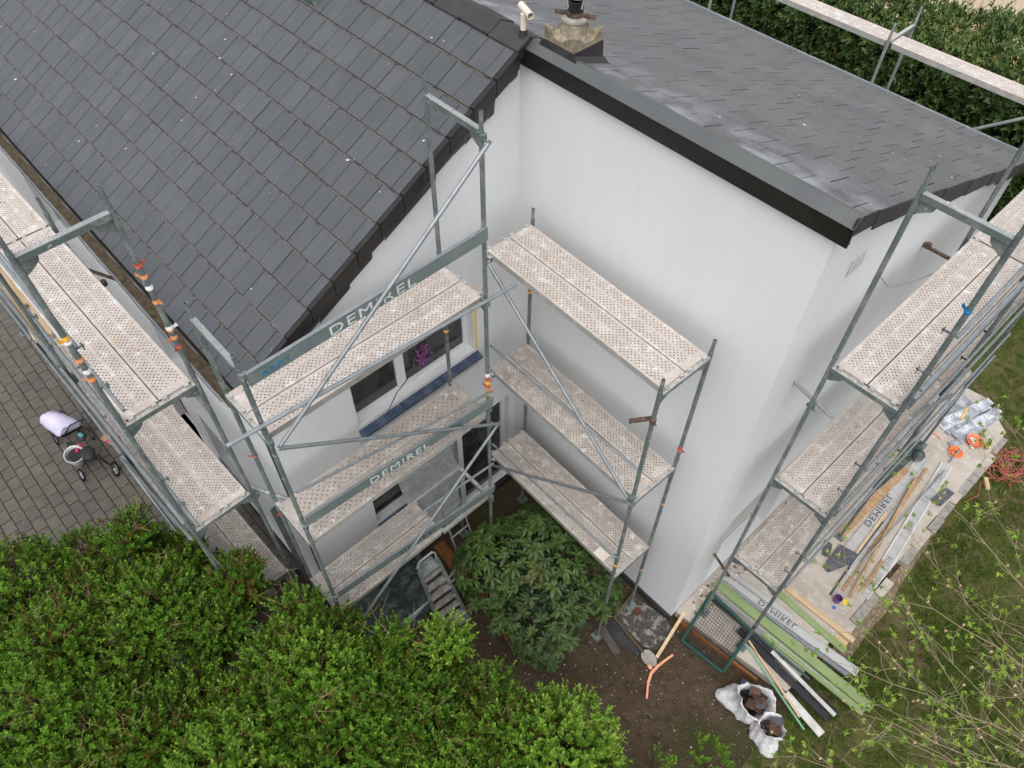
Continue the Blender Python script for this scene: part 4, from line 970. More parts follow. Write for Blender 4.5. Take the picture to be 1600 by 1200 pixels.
lv, rn, _ = sprigs(cc, np.tile(np.array([0, -.1, 1.0]), (m, 1)), 6, .14, .10, .30, np.clip(.5+RNG.normal(0, .25, m), 0, 1))
np_mesh('young_shoots', lv, leaf_faces(len(lv)//4), 'laurel_tip', rn, hg)
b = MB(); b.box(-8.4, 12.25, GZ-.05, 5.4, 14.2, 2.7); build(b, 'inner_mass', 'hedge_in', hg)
b = MB()
for x in np.arange(-7, 5, .42): b.path([(x, 11.9+random.gauss(0, .1), GZ-.05), (x+random.gauss(0, .1), 11.95, 1.2), (x+random.gauss(0, .2), 11.9, 2.7)], .026, 6, .012)
build(b, 'stem', 'twig', hg)
b = MB()
for k in range(26):
    x = random.uniform(-1.5, 3); p = [(x, 14.6, 2.2), (x+random.gauss(0, .15), 14.8+random.gauss(0, .2), 3.2), (x+random.gauss(0, .3), 15.0+random.gauss(0, .3), 3.9)]; b.path(p, .008, 4, .002)
build(b, 'bare_shoots', 'twig', hg)

# ---- willow with catkins, standing just outside the right edge
wl = thing('willow_tree', 'sparse budding willow branches reaching in at the lower right over the lawn', 'tree', (11.2, 1.2, GZ))
limbs = [((5.25, -.1, 2.3)), (5.1, 1.1, 2.6), (4.75, 2.9, 2.6), (4.95, 4.4, 2.6), (5.9, -.6, 2.5), (5.85, -1.1, 2.6), (6.1, 1.3, 2.6), (6.0, 3.2, 2.6), (6.8, 2.5, 2.9), (5.8, 4.5, 2.6), (6.7, -.6, 2.6), (5.75, .4, 2.6), (6.4, .2, 2.0), (7.0, 1.0, 3.2), (6.4, 2.0, 2.2), (5.4, 2.2, 2.3), (7.2, -.1, 2.6), (6.3, 4.0, 2.9), (5.6, 1.6, 1.9), (6.6, .9, 1.6), (6.9, 3.4, 2.0), (6.2, -.2, 1.7), (7.3, 1.8, 1.8)]
wb = MB(); wb.path([(11.2, 1.2, GZ-.1), (11.1, 1.25, .7), (10.7, 1.3, 1.4)], .14, 10, .10); build(wb, 'trunk', 'bark', wl)
wb = MB(); tips = []; cats = []
def wander(a, e, n, amp, sag=0):
    pts = []
    ph = random.uniform(0, 6.28)
    for k in range(n+1):
        t = k/n; p = a.lerp(e, t); w_ = math.sin(math.pi*t)*amp
        p = p+Vector((w_*math.sin(ph+3*t), w_*math.cos(ph+2.3*t), w_*.6*math.sin(ph*2+4*t)+sag*math.sin(math.pi*t)))
        pts.append(p+Vector((random.gauss(0, amp*.09), random.gauss(0, amp*.09), random.gauss(0, amp*.09))) if 0 < k < n else p)
    return pts
for T in limbs:
    a = Vector((10.6+random.gauss(0, .5), 1.2+random.gauss(0, 1.3), 1.4+random.gauss(0, .5))); e = Vector(T)+Vector((random.gauss(0, .15), random.gauss(0, .15), random.gauss(0, .15)))
    P_ = wander(a, e, 12, .28, .25); wb.path(P_, .012, 6, .0026)
    for k in range(4, 13):
        for _ in range(2 if k < 10 else 3):
            p = P_[k]; dr = (P_[k]-P_[k-1]).normalized()
            q = p+(dr*random.uniform(.15, .55)+Vector((random.gauss(0, .30), random.gauss(0, .30), random.gauss(.05, .18))))*random.uniform(.6, 1.2)
            S = wander(p, q, 4, .06); wb.path(S, .0042, 4, .0016)
            for s_ in range(1, 5):
                if random.random() < .27: tips.append((S[s_], (S[s_]-S[s_-1])))
                elif random.random() < .11: cats.append(S[s_])
                if random.random() < .30:
                    z_ = S[s_]+Vector((random.gauss(0, .11), random.gauss(0, .11), random.gauss(.04, .07))); wb.path([S[s_], z_], .003, 3, .0012)
                    if random.random() < .5: tips.append((z_, z_-S[s_]))
build(wb, 'branches', 'twig_w', wl)
pos = np.array([tuple(t[0]) for t in tips]); dd = unit(np.array([tuple(t[1]) for t in tips])+1e-4)
lv, rn, _ = sprigs(pos, dd+np.array([0, 0, .3]), 7, .045, .066, .46, np.clip(RNG.uniform(.1, 1, len(pos)), 0, 1))
np_mesh('leaves', lv, leaf_faces(len(lv)//4), 'willow', rn, wl)
b = MB()
for p in cats: b.ball(tuple(p+Vector((0, 0, -.015))), .015, .015, .034, 7, 5)
smooth_angle(build(b, 'catkins', 'catkin', wl, kind='stuff'))

# ---- grass on the lawn
n = 62000; gx = RNG.uniform(5.6, 9.6, n); gy_ = RNG.uniform(-3.0, 12.5, n)
gx2 = RNG.uniform(4.3, 8.0, 7000); gy2 = RNG.uniform(7.5, 13, 7000); gx = np.concatenate([gx, gx2]); gy_ = np.concatenate([gy_, gy2])
dens = np.sin(gx*2.3+1)*np.sin(gy_*1.7)+.6*np.sin(gx*5.1)*np.sin(gy_*4.3+2)+RNG.normal(0, .5, len(gx))
keep = (dens > -.45) & ~((gx < 5.80+.10*np.sin(gy_*4)+.06*RNG.normal(0, 1, len(gx))) & (gy_ < 7.4) & (gy_ > .2)); gx, gy_, dens = gx[keep], gy_[keep], dens[keep]; n = len(gx)
base = np.stack([gx, gy_, np.full(n, GZ)], 1); dr = unit(RNG.normal(0, .55, (n, 3))*np.array([1, 1, 0])+np.array([0, 0, .8])); ll = RNG.uniform(.05, .15, n)
lv = leaves(base, dr, RNG.normal(0, 1, (n, 3)), ll, ll*.13, .0)
np_mesh('grass', lv, leaf_faces(n), 'grass', np.repeat(np.clip(.45-.12*dens+RNG.normal(0, .18, n), 0, 1), 4), None, 'stuff', 'short patchy grass of the lawn to the right of the slab', 'grass')

# ================================================================== THINGS ON THE GROUND
def plank(name, label, cat, a, c, w_, h, mat, z=0., group=None, zc=None):
    """board lying from a to c (x,y of the centre line), underside at z (start) and zc (end)"""
    zc = z if zc is None else zc
    b = MB(); b.bar((a[0], a[1], z+h/2), (c[0], c[1], zc+h/2), w_, h)
    return build(b, name, mat, None, label=label, cat=cat, group=group)
def channel(name, label, cat, a, c, w_, h, mat, z=0., group=None):
    """folded metal board: web with two upstanding lips"""
    b = MB(); A_, C__ = Vector((a[0], a[1], z)), Vector((c[0], c[1], z)); d, s, u = frame_of(C__-A_)
    b.bar(A_+u*.004, C__+u*.004, w_, .006)
    for sg in (-1, 1): b.bar(A_+s*sg*(w_/2-.004)+u*(h/2+.007), C__+s*sg*(w_/2-.004)+u*(h/2+.007), .006, h)
    return build(b, name, mat, None, label=label, cat=cat, group=group)
GP = 'building boards piled on the slab'
# pile lying along the slab
plank('wooden_plank', 'wide orange wooden plank lying nearest the end-wall scaffold', 'plank', (4.62, 3.15), (4.70, 5.15), .15, .035, 'timber_o', .001, GP)
o = channel('metal_board', 'grey metal board lettered upside down beside the wide orange plank', 'board', (4.88, 2.85), (4.80, 5.60), .17, .012, 'grey_board', .001, GP)
text_mesh('DEMIREL', .15, (4.78, 3.62, .012), (-.029, 1, 0), (1, .029, 0), (0, 0, .0015), 'dark_paint', o, sx=1.35, spacing=1.12)
plank('wooden_batten', 'long orange batten crossing above the lettered panels on the slab', 'batten', (5.34, 2.27), (4.93, 5.05), .045, .045, 'timber_o', .075, GP, .045)
plank('wooden_batten', 'orange batten second from the grey lettered board', 'batten', (5.20, 2.33), (4.96, 5.42), .05, .035, 'timber_o', .001, GP)
plank('wooden_batten', 'short orange batten end lying lowest among the battens on the slab', 'batten', (5.42, 2.50), (5.36, 3.25), .05, .04, 'timber_o', .001, GP)
plank('wooden_batten', 'thin pale batten along the edge of the grey lettered board', 'batten', (5.005, 2.9), (4.93, 4.1), .045, .03, 'timber', .001, GP)
plank('metal_profile', 'dull grey profile between the pale batten and the orange battens', 'profile', (5.08, 2.75), (4.98, 4.9), .05, .03, 'grey_board', .001, GP)
def panel(name, label, a, c, w_, z, words):
    A_, C__ = Vector((a[0], a[1], z)), Vector((c[0], c[1], z)); d, s, u = frame_of(C__-A_); b = MB(); b.bar(A_+u*.010, C__+u*.010, w_, .02)
    o = build(b, name, 'grey_board', None, label=label, cat='panel', group=GP)
    for sg in (-1, 1):
        b = MB(); b.bar(A_+s*sg*(w_/2-.012)+u*.024, C__+s*sg*(w_/2-.012)+u*.024, .022, .008); build(b, 'edge_strip', 'white_board', o)
    for t, wd in words:
        p = A_.lerp(C__, t)+s*(w_/2-.045)*-1; text_mesh(wd, w_*.72, p+u*.020, d, s, u*.0015, 'grey_paint', o, sx=1)
panel('printed_panel', 'pale panel with white edges printed 004 near the slab stones', (5.44, 3.15), (5.16, 5.75), .19, .001, [(.02, '004'), (.35, '500'), (.62, 'EV'), (.82, '500')])
panel('printed_panel', 'pale panel with white edges printed NG at the lower end of the pile', (5.47, 2.48), (5.43, 3.12), .17, .001, [(.25, 'NG V')])
panel('printed_panel', 'short pale panel printed ETN under the crossing batten', (5.15, 2.62), (5.11, 3.2), .14, .001, [(.12, 'ETN')])
b = MB(); b.tube((5.14, 2.9, .13), (5.20, 5.6, .07), .014, 9); build(b, 'thin_tube', 'galv_pale', None, label='thin grey tube lying across the printed panels', cat='tube')
b = MB(); b.path([(5.10, 2.12, .012), (5.06, 2.6, .02), (5.02, 3.2, .02), (4.99, 3.9, .02)], .017, 8, .012); build(b, 'iron_rod', 'slate_dark', None, label='dark rod with pale tip next to the large slate offcut', cat='rod')
b = MB(); b.prism([(4.76, 2.44), (4.87, 2.42), (5.04, 2.82), (5.03, 3.05), (4.72, 2.98)], .02, .045); build(b, 'slate_offcut', 'slate_dark', None, label='large speckled slate offcut at the end of the grey lettered board', cat='slate')
b = MB(); b.prism([(4.62, 2.62), (4.73, 2.66), (4.64, 2.90), (4.51, 2.88)], .001, .03); build(b, 'slate_offcut', 'slate_dark', None, label='smaller speckled slate offcut next to the scaffold foot', cat='slate')
b = MB(); b.hexa([(5.32, 4.86, .055), (5.50, 4.86, .055), (5.54, 5.28, .055), (5.38, 5.28, .055), (5.33, 4.87, .10), (5.49, 4.87, .10), (5.53, 5.27, .075), (5.39, 5.27, .075)]); build(b, 'dark_block', 'slate_dark', None, label='dark grey wedge-shaped block on the printed panel', cat='block')
b = MB(); b.prism([(4.52, .0+4.35), (4.60, 4.4), (4.66, 5.1), (4.70, 5.55), (4.52, 5.75), (4.46, 5.2)], .04, .055); build(b, 'plastic_sheet', 'tarp', None, label='crumpled green grey plastic sheet beside the scaffold legs on the slab', cat='sheet')
b = MB()
for k, (x, y) in enumerate([(4.60, 5.68), (4.72, 5.52), (4.55, 5.42)]): b.ball((x, y, .07), .10, .13, .075, 12, 6, .18)
build(b, 'plastic_bag', 'tarp', None, label='dark green crumpled bag by the outer scaffold leg on the slab', cat='bag')
# stack of slate sills, bowl, bottle, straps, hose
GS = 'slate sill strips stacked at the far slab corner'
for k, (a, c, w_, z, mt_, lb) in enumerate([((4.48, 6.75), (4.72, 7.45), .30, .001, 'slate_pale', 'broad grey slate plate farthest back in the slate stack'), ((4.64, 6.52), (5.02, 7.70), .15, .03, 'slate_pale', 'topmost pale slate strip at the left of the stack'),
        ((4.68, 6.45), (5.06, 7.6), .17, .001, 'slate_pale', 'pale slate strip underneath the left strip of the stack'), ((4.82, 6.40), (5.14, 7.50), .09, .001, 'slate_pale', 'narrow pale slate strip in the middle of the stack'),
        ((4.95, 6.42), (5.22, 7.62), .14, .03, 'slate_pale', 'bluish slate strip at the right of the stack'), ((5.05, 6.35), (5.30, 7.52), .10, .001, 'slate_pale', 'slate strip nearest the orange bowl')]):
    plank('slate_strip', lb, 'slate', a, c, w_, .028, mt_, z, GS)
plank('slate_strip', 'short pale slate block between the straps and the orange bowl', 'slate', (4.98, 6.2), (5.09, 6.42), .10, .03, 'slate_pale', .001, GS)
plank('folding_rule', 'thin yellow strip lying across the slate stack', 'rule', (4.85, 6.85), (4.80, 7.2), .03, .01, 'yellowish_tape', .062)
b = MB(); b.lathe([(.105, .001), (.145, .085), (.152, .09), (.142, .085), (.10, .012), (.001, .012)], (5.26, 6.58, 0), 26); ow = smooth_angle(build(b, 'plastic_bowl', 'terracotta', None, label='orange plastic mortar bowl beside the slate stack', cat='bowl'))
b = MB()
for k in range(7): b.ball((5.26+random.gauss(0, .04), 6.58+random.gauss(0, .04), .035), .03, .025, .015, 7, 4, .2)
build(b, 'mortar_lumps', 'white_metal', ow, kind='stuff')
b = MB(); b.lathe([(.001, .001), (.034, .001), (.034, .12), (.014, .165), (.013, .215), (.001, .215)], (5.46, 6.66, 0), 16); bo = smooth_angle(build(b, 'bottle', 'brown_glass', None, label='small brown glass bottle next to the orange bowl', cat='bottle'))
b = MB(); b.lathe([(.0348, .03), (.0348, .085)], (5.46, 6.66, 0), 16); build(b, 'bottle_label', 'yellowish_tape', bo)
b = MB()
for k in range(7):
    pts = []; c0 = Vector((5.12+random.gauss(0, .04), 6.10+random.gauss(0, .05), .012+k*.004))
    for q in range(9): t = q*.8+k; pts.append(c0+Vector((.13*math.cos(t)*random.uniform(.5, 1.1), .11*math.sin(t)*random.uniform(.5, 1.1), random.uniform(0, .02))))
    b.path(pts, .011, 5)
build(b, 'lashing_strap', 'strap', None, label='tangled orange lashing strap on the slab', cat='strap')
b = MB(); b.tube((5.17, 5.82, .055), (5.16, 6.22, .055), .016, 8); build(b, 'tool_handle', 'galv_pale', None, label='short grey tool handle lying over the orange strap', cat='tool')
b = MB(); b.path([(4.62, 6.22, .012), (4.72, 6.24, .012)], .012, 6); b.tube((4.72, 6.24, .012), (4.80, 6.20, .012), .009, 6); build(b, 'screwdriver', 'strap', None, label='small orange handled tool near the scaffold foot on the slab', cat='tool')
b = MB(); rh_ = random.Random(3)
for k in range(15):
    c0 = Vector((5.95+rh_.gauss(0, .09), 6.66+rh_.gauss(0, .15), GZ+.02+k*.006)); rx, ry = rh_.uniform(.08, .24), rh_.uniform(.12, .40); t0 = rh_.uniform(0, 6.28)
    b.path([c0+Vector((rx*math.cos(t0+q*.42)*(1+.1*math.sin(q*2.1+k)), ry*math.sin(t0+q*.42)*(1+.1*math.cos(q*1.7)), rh_.uniform(0, .05)))+Vector((rh_.gauss(0, .035), rh_.gauss(0, .045), 0)) for q in range(16)], .0085, 6)
b.path([(5.82, 6.3, GZ+.02), (5.75, 6.0, GZ+.02), (5.84, 5.7, GZ+.02), (5.74, 5.4, GZ+.02)], .010, 6)
smooth_angle(build(b, 'hose', 'hose', None, label='tangled red orange hose on the lawn beside the slab', cat='hose'))
b = MB(); b.bar((5.76, 6.12, GZ+.05), (5.90, 5.93, GZ+.05), .07, .06); build(b, 'wood_block', 'timber', None, label='pale wooden block beside the tangled hose', cat='block')
b = MB(); b.lathe([(.001, .001), (.055, .001), (.065, .12), (.060, .12), (.050, .006), (.001, .006)], (5.22, 2.11, 0), 20); smooth_angle(build(b, 'plastic_cup', 'purple', None, label='purple plastic cup standing at the near end of the slab', cat='cup'))
b = MB(); b.tube((5.26, 1.98, .001), (5.26, 1.98, .018), .026, 14); build(b, 'blue_disc', 'blue', None, label='small blue disc beside the purple cup', cat='disc')
b = MB(); b.prism([(5.33+.05*math.cos(t)*random.uniform(.7, 1.2), 2.20+.06*math.sin(t)*random.uniform(.7, 1.2)) for t in np.arange(0, 6.2, .5)], .001, .006); build(b, 'yellow_crumbs', 'yellow_tape', None, label='yellow spill beside the purple cup', cat='spill')

# pile of boards lying crosswise in front of the end wall
GQ = 'boards lying crosswise below the wing corner'
plank('green_board', 'long pale green board, the longest, reaching from the wall onto the lawn', 'board', (3.72, .93), (6.47, 1.04), .15, .03, 'green_board', .03, GQ)
plank('green_board', 'pale green board just below the longest one, its end on the lawn', 'board', (4.75, .82), (6.42, .90), .10, .03, 'green_board', .02, GQ)
plank('green_board', 'shorter pale green board beside the light timber', 'board', (4.36, 1.55), (5.75, 1.50), .11, .03, 'green_board', .001, GQ)
plank('wooden_plank', 'light fresh timber lying above the shorter green board', 'plank', (4.50, 1.69), (5.76, 1.73), .085, .045, 'timber', .001, GQ)
plank('wood_offcut', 'small pale wood offcut under the end of the light timber', 'offcut', (5.45, 1.62), (5.72, 1.64), .10, .03, 'timber', -.05)
o = channel('metal_board', 'grey lettered metal board between the two green boards', 'board', (3.75, 1.10), (6.06, 1.36), .15, .012, 'grey_board', .005, GQ)
text_mesh('DEMIREL', .13, (4.38, 1.235, .016), (1, .113, 0), (.113, -1, 0), (0, 0, .0015), 'dark_paint', o, sx=1.2, spacing=1.12)
channel('metal_board', 'narrow grey metal channel above the lettered one', 'board', (3.72, 1.24), (4.9, 1.36), .10, .012, 'grey_board', .005, GQ)
channel('metal_board', 'narrow bright metal channel just above the longest green board', 'board', (3.75, 1.03), (6.0, 1.22), .07, .02, 'zinc', .004, GQ)
for k, (a, c, mt_, r, z, lb) in enumerate([((3.75, .80), (6.02, .90), 'galv_pale', .014, .05, 'thin grey tube just below the green boards'), ((3.80, .76), (5.98, .85), 'zinc', .013, .03, 'second thin grey tube below the green boards'), ((3.90, .70), (5.62, .74), 'green_dark', .022, .04, 'dark green tube lying below the grey tubes'), ((3.85, .66), (5.2, .70), 'black_prof', .02, .02, 'black tube beside the dark green tube')]):
    b = MB(); b.tube((a[0], a[1], z), (c[0], c[1], z), r, 9); build(b, 'thin_tube' if k < 2 else 'coated_tube', mt_, None, label=lb, cat='tube', group=GQ)
channel('black_profile', 'broad black profile running down to the lawn below the tubes', 'profile', (4.45, .58), (6.12, .46), .12, .015, 'black_prof', .03, GQ)
channel('black_profile', 'second black profile beside the bright channel end', 'profile', (4.55, .66), (6.16, .62), .06, .02, 'black_prof', .02, GQ)
channel('white_profile', 'white profile end with a hole lying nearest the sacks', 'profile', (5.50, .32), (6.18, .22), .12, .012, 'white_board', .004, GQ)
channel('white_profile', 'white profile between the black profiles', 'profile', (5.0, .66), (6.16, .56), .06, .014, 'white_board', .055, GQ)
plank('wooden_batten', 'thin light batten beside the white profile end near the sacks', 'batten', (4.66, .55), (5.83, .18), .028, .028, 'timber', .02, GQ)
plank('green_batten', 'thin pale green strip, nearest the sacks', 'batten', (4.60, .50), (5.97, .09), .03, .012, 'green_dark', .012, GQ)
bpy.data.objects['green_batten'].data.materials[0] = M('mint_strip', (.16, .34, .22), .5)
# green framed wire mesh gate lying over the slab edge
gt = thing('mesh_gate', 'dark green framed wire mesh panel leaning at the wing corner', 'mesh panel', (4.26, .26, 0))
gc = [Vector((3.81, .71, .10)), Vector((4.60, .67, .10)), Vector((4.69, -.13, .06)), Vector((3.97, -.20, .06))]
for k in range(4): b = MB(); b.tube(gc[k], gc[(k+1) % 4], .025, 10); build(b, 'frame_tube', 'green_dark', gt)
b = MB()
for k in range(1, 17): t = k/17; b.tube(gc[0].lerp(gc[1], t), gc[3].lerp(gc[2], t), .0034, 5)
for k in range(1, 18): t = k/18; b.tube(gc[0].lerp(gc[3], t), gc[1].lerp(gc[2], t), .0034, 5)
build(b, 'wire_mesh', 'mesh_wire', gt, kind='stuff')
# shovel, plank, foam strip, stick
sv_ = thing('shovel', 'shovel with round grey blade lying on the soil below the wing corner', 'shovel', (3.5, -.7, GZ))
b = MB(); b.path([(2.98, -.62, GZ+.03), (3.35, -.67, GZ+.035), (3.68, -.71, GZ+.05)], .015, 8); smooth_angle(build(b, 'handle', 'bark', sv_))
b = MB(); i = 0
prof = [(0, .04), (.05, .095), (.14, .105), (.22, .08), (.27, .02)]
for t, hw in prof:
    for sg in (-1, -.5, 0, .5, 1): b.v.append((3.66+t, -.715-.02*t+hw*sg, GZ+.055-.03*t/.27+.018*abs(sg)))
for q in range(4):
    for c in range(4): b.f.append((q*5+c, q*5+c+1, q*5+c+6, q*5+c+5))
smooth_angle(build(b, 'blade', 'stone', sv_))
plank('wooden_batten', 'light wooden batten leaning from the slab edge down to the shovel', 'batten', (3.71, .20), (3.86, -.62), .05, .03, 'timber', -.0, None, GZ+.03)
b = MB(); b.bar((2.94, -.12, GZ+.04), (3.01, -.64, GZ+.04), .04, .035); build(b, 'grey_stick', 'bark', None, label='grey weathered stick at the edge of the rhododendron', cat='stick')
b = MB(); pts = [(4.0, -.40), (3.975, -.55), (3.955, -.70), (3.955, -.85), (4.02, -1.0), (4.15, -1.18)]
for k in range(5): b.bar((pts[k][0], pts[k][1], GZ+.02+.004*(k % 2)), (pts[k+1][0], pts[k+1][1], GZ+.02+.004*(k % 2)), .03-.012*(k == 4)+.012*random.random(), .03)
build(b, 'foam_strip', 'foam', None, label='salmon coloured dried foam strip on the soil below the shovel', cat='foam strip')
b = MB(); b.ball((3.88, -.80, GZ+.035), .045, .035, .03, 9, 6, .25); build(b, 'foam_lump', 'foam', None, label='salmon foam lump at the tip of the shovel blade', cat='foam')
b = MB(); b.tube((3.18, -.28, GZ+.03), (3.18, -.28, GZ+.055), .055, 18); build(b, 'red_lid', 'red_door', None, label='dark red round lid on the felt by the wall foot', cat='lid')
# felt sheets and rubble strip at the wall foot
def sheet(name, poly, z, mat, label, cat, th=.01):
    b = MB(); b.prism(poly, z, z+th); return build(b, name, mat, None, label=label, cat=cat)
sheet('roofing_felt', [(2.95, -.12), (3.58, -.03), (3.83, -.12), (3.76, -.55), (3.60, -.62), (3.10, -.62), (2.92, -.5)], GZ+.003, 'stain', 'plaster-dusted felt sheet along the foot of the white corner', 'felt')
sheet('roofing_felt', [(3.05, -.66), (3.62, -.66), (3.66, -.80), (3.40, -.86), (3.02, -.88), (2.9, -.75)], GZ+.004, 'bitumen', 'black felt sheet under the shovel handle', 'felt')
b = MB(); b.bar((2.96, -.90, GZ+.03), (3.42, -1.02, GZ+.03), .12, .06); MT['dark_stone'] = M('dark_wet_stone', (.085, .073, .06), .9, noise=[(12, (.05, .042, .034), .42, .68)], bump=(30, .5, .01)); build(b, 'edging_stone', 'dark_stone', None, label='grey kerb stone between the rhododendron and the soil', cat='kerb stone')
b = MB(); b.bar((3.72, .06, GZ+.05), (5.1, .20, GZ+.05), .05, .12); build(b, 'edging_board', 'edging', None, label='rotten brown board along the near edge of the slab', cat='board')
b = MB(); b.bar((.15, -1.84, GZ+.03), (2.52, -2.04, GZ+.03), .20, .05); build(b, 'edging_board', 'edging', None, label='orange brown board along the rhododendron bed beside the ladder', cat='board')
# dark tarpaulin under the gable scaffold
b = MB(); nx, ny = 14, 16
for i in range(nx):
    for j in range(ny):
        x, y = .05+i*1.0/nx, -3.7+j*1.6/ny; b.v.append((x+.05*math.sin(j), y, GZ+.04+.11*abs(math.sin(i*.9+j*.5))*abs(math.sin(j*.6+1))+.02*random.random()))
for i in range(nx-1):
    for j in range(ny-1): k = i*ny+j; b.f.append((k, k+ny, k+ny+1, k+1))
smooth_angle(build(b, 'tarpaulin', 'tarp', None, label='crumpled dark green tarpaulin on the ground under the gable scaffold', cat='tarpaulin'))
# aluminium step ladder leaning at the gable scaffold
MT['tread'] = M('dusty_aluminium', (.22, .2, .18), .7, .2, noise=[(12, (.14, .125, .11), .42, .66)])
la = thing('step_ladder', 'aluminium step ladder with flat treads leaning at the gable scaffold', 'ladder', (1.45, -2.55, GZ))
bl, br_, tl, tr_ = Vector((1.42, -2.78, GZ)), Vector((1.47, -2.31, GZ)), Vector((1.09, -2.80, 1.70)), Vector((1.09, -2.50, 1.70))
for a, c in ((bl, tl), (br_, tr_)): b = MB(); b.bar(a, c, .028, .06, (0, 1, 0)); build(b, 'side_rail', 'galv', la)
b = MB(); b.path([tl, tl+Vector((-.02, .0, .14)), tl+Vector((-.03, .04, .20)), tr_+Vector((-.03, -.04, .20)), tr_+Vector((-.02, 0, .14)), tr_], .016, 8); smooth_angle(build(b, 'hand_hoop', 'galv_pale', la))
for k in range(7):
    t = .06+k*.135; a, c = bl.lerp(tl, t), br_.lerp(tr_, t); b = MB(); b.bar(a+Vector((-.0, .01, 0)), c-Vector((.0, .01, 0)), .095, .025); build(b, 'tread', 'tread', la)
b = MB(); b.bar(bl.lerp(tl, .93)+Vector((-.06, .02, 0)), br_.lerp(tr_, .93)+Vector((-.06, -.02, 0)), .2, .03); build(b, 'tray', 'galv', la)
# two rubble sacks
def sack(cx, cy, r, h, lab, lean, seed, tail=None):
    t = thing('rubble_sack', lab, 'sack', (cx, cy, GZ), 'white rubble sacks')
    rg = random.Random(seed); n = 64
    zs = [(.80, 0), (.97, .03), (1.04, .10), (1.07, .2), (1.06, .32), (1.0, .45), (.97, .58), (.93, .70), (.92, .82), (.96, .93), (1.0, 1.0), (.97, 1.02), (.90, .99), (.84, .9), (.80, .78), (.76, .62)]
    b = MB(); ph = [rg.uniform(0, 6.28) for _ in range(8)]
    def fold(a, z): return .075*math.sin(3*a+ph[0]+1.5*z)+.045*math.sin(6*a+ph[1]-4*z)+.040*math.sin(11*a+ph[2]+6*z)+.022*math.sin(19*a+ph[3]-9*z)+.03*math.sin(9*z+2*a+ph[4])
    for q_, (q, z) in enumerate(zs):
        for k in range(n):
            a = 2*math.pi*k/n; f = 1+fold(a, z)*(.5 if q_ > 10 else 1)
            if tail is not None:
                da = (a-tail+math.pi) % (2*math.pi)-math.pi; f += .75*math.exp(-(da/.55)**2)*max(0, 1-z*1.7)**1.2*(1 if q_ < 10 else 0)
            sag = (.17*h*math.sin(2*a+ph[5])+.05*h*math.sin(5*a+ph[6])+.03*h*math.sin(9*a+ph[7]))*max(0, (z-.35))*1.5
            b.v.append((cx+q*r*f*math.cos(a)+lean[0]*z, cy+q*r*f*.92*math.sin(a)+lean[1]*z, GZ+h*z+sag))
    for q in range(len(zs)-1):
        for k in range(n): b.f.append((q*n+k, q*n+(k+1) % n, (q+1)*n+(k+1) % n, (q+1)*n+k))
    smooth_angle(build(b, 'sack_cloth', 'sack', t))
    for k in range(9):
        b = MB(); a = rg.uniform(0, 6.28); d = rg.uniform(0, .45)*r; p = Vector((cx+lean[0]*.8+d*math.cos(a), cy+lean[1]*.8+d*math.sin(a), GZ+h*rg.uniform(.82, 1.04)))
        e = Vector((rg.gauss(0, 1), rg.gauss(0, 1), rg.gauss(0, .5))).normalized()*rg.uniform(.06, .11)
        b.bar(p-e, p+e, rg.uniform(.10, .18), .02, (rg.gauss(0, .3), rg.gauss(0, .3), 1)); build(b, 'tile_shard', 'debris' if k % 3 else 'black_prof', t)
sack(5.20, -.18, .265, .44, 'larger open white sack of broken brown tiles lying by the slab', (.06, -.02), 5, 3.6)
sack(5.62, -.36, .185, .50, 'smaller open white sack of shards at the bottom, right of the larger one', (.02, .03), 9, -.7)
b = MB(); b.bar((4.96, .0, GZ+.01), (5.22, .08, GZ+.01), .2, .02); build(b, 'slate_offcut', 'slate_sill', None, label='blue slate piece sticking out behind the larger sack', cat='slate')
# timbers lying on the middle deck of the left scaffold
for k, (a, c, w_, h, z, lb) in enumerate([((-6.9, -4.74), (-3.82, -4.965), .07, .055, 5.1, 'outermost fresh batten on the left scaffold by the driveway'), ((-7.0, -4.70), (-4.55, -4.81), .14, .03, 5.06, 'wide fresh board on the left scaffold by the driveway'), ((-6.6, -4.66), (-3.75, -4.80), .06, .03, 5.02, 'thin fresh batten nearest the deck of the left scaffold')]):
    plank('wooden_batten' if k != 1 else 'wooden_plank', lb, 'batten' if k != 1 else 'plank', a, c, w_, h, 'timber', 4.03+.03*k, 'fresh timbers on the left scaffold')
# bucket-blue tap by the left wall
b = MB(); b.tube((-1.35, -4.3, GZ+.02), (-1.35, -4.3, GZ+.07), .05, 12); build(b, 'blue_disc', 'blue', None, label='small blue disc on the paving below the left scaffold', cat='disc')

# ---- pram and tricycle on the driveway
def wheel(parent, c, r, axis, w_=.022):
    b = MB(); b.torus(c, r-w_/2, w_/2+.004, axis, 22, 8); wh = smooth_angle(build(b, 'wheel', 'tyre', parent)); c = Vector(c); a = Vector(axis).normalized()
    b = MB(); b.torus(c, r-w_-.012, .007, axis, 22, 6); d, s, u = frame_of(a, (0, 1, 0))
    for k in range(6): t = k*math.pi/6; e = s*math.cos(t)+u*math.sin(t); b.tube(c-e*(r-w_-.012), c+e*(r-w_-.012), .003, 5)
    b.tube(c-a*.02, c+a*.02, .016, 10); build(b, 'rim', 'chrome', wh)
pr_ = thing('pram', 'pram with lavender cloth hood on the driveway left of the tricycle', 'pram', (-5.95, -5.4, GZ))
b = MB(); n, m = 14, 9
for i in range(n):
    t = i/(n-1); x = -6.26+t*.52
    for j in range(m):
        a = math.pi*j/(m-1); hh = (.30+.06*math.sin(t*3.1))*(1-.55*(t-.45)**2*2); ww = .21-.05*(1-t)**2
        b.v.append((x+.02*math.sin(j*2+i), -5.42+.18*(t-.5)+ww*math.cos(a), GZ+.50+hh*math.sin(a)*.75+.008*random.random()))
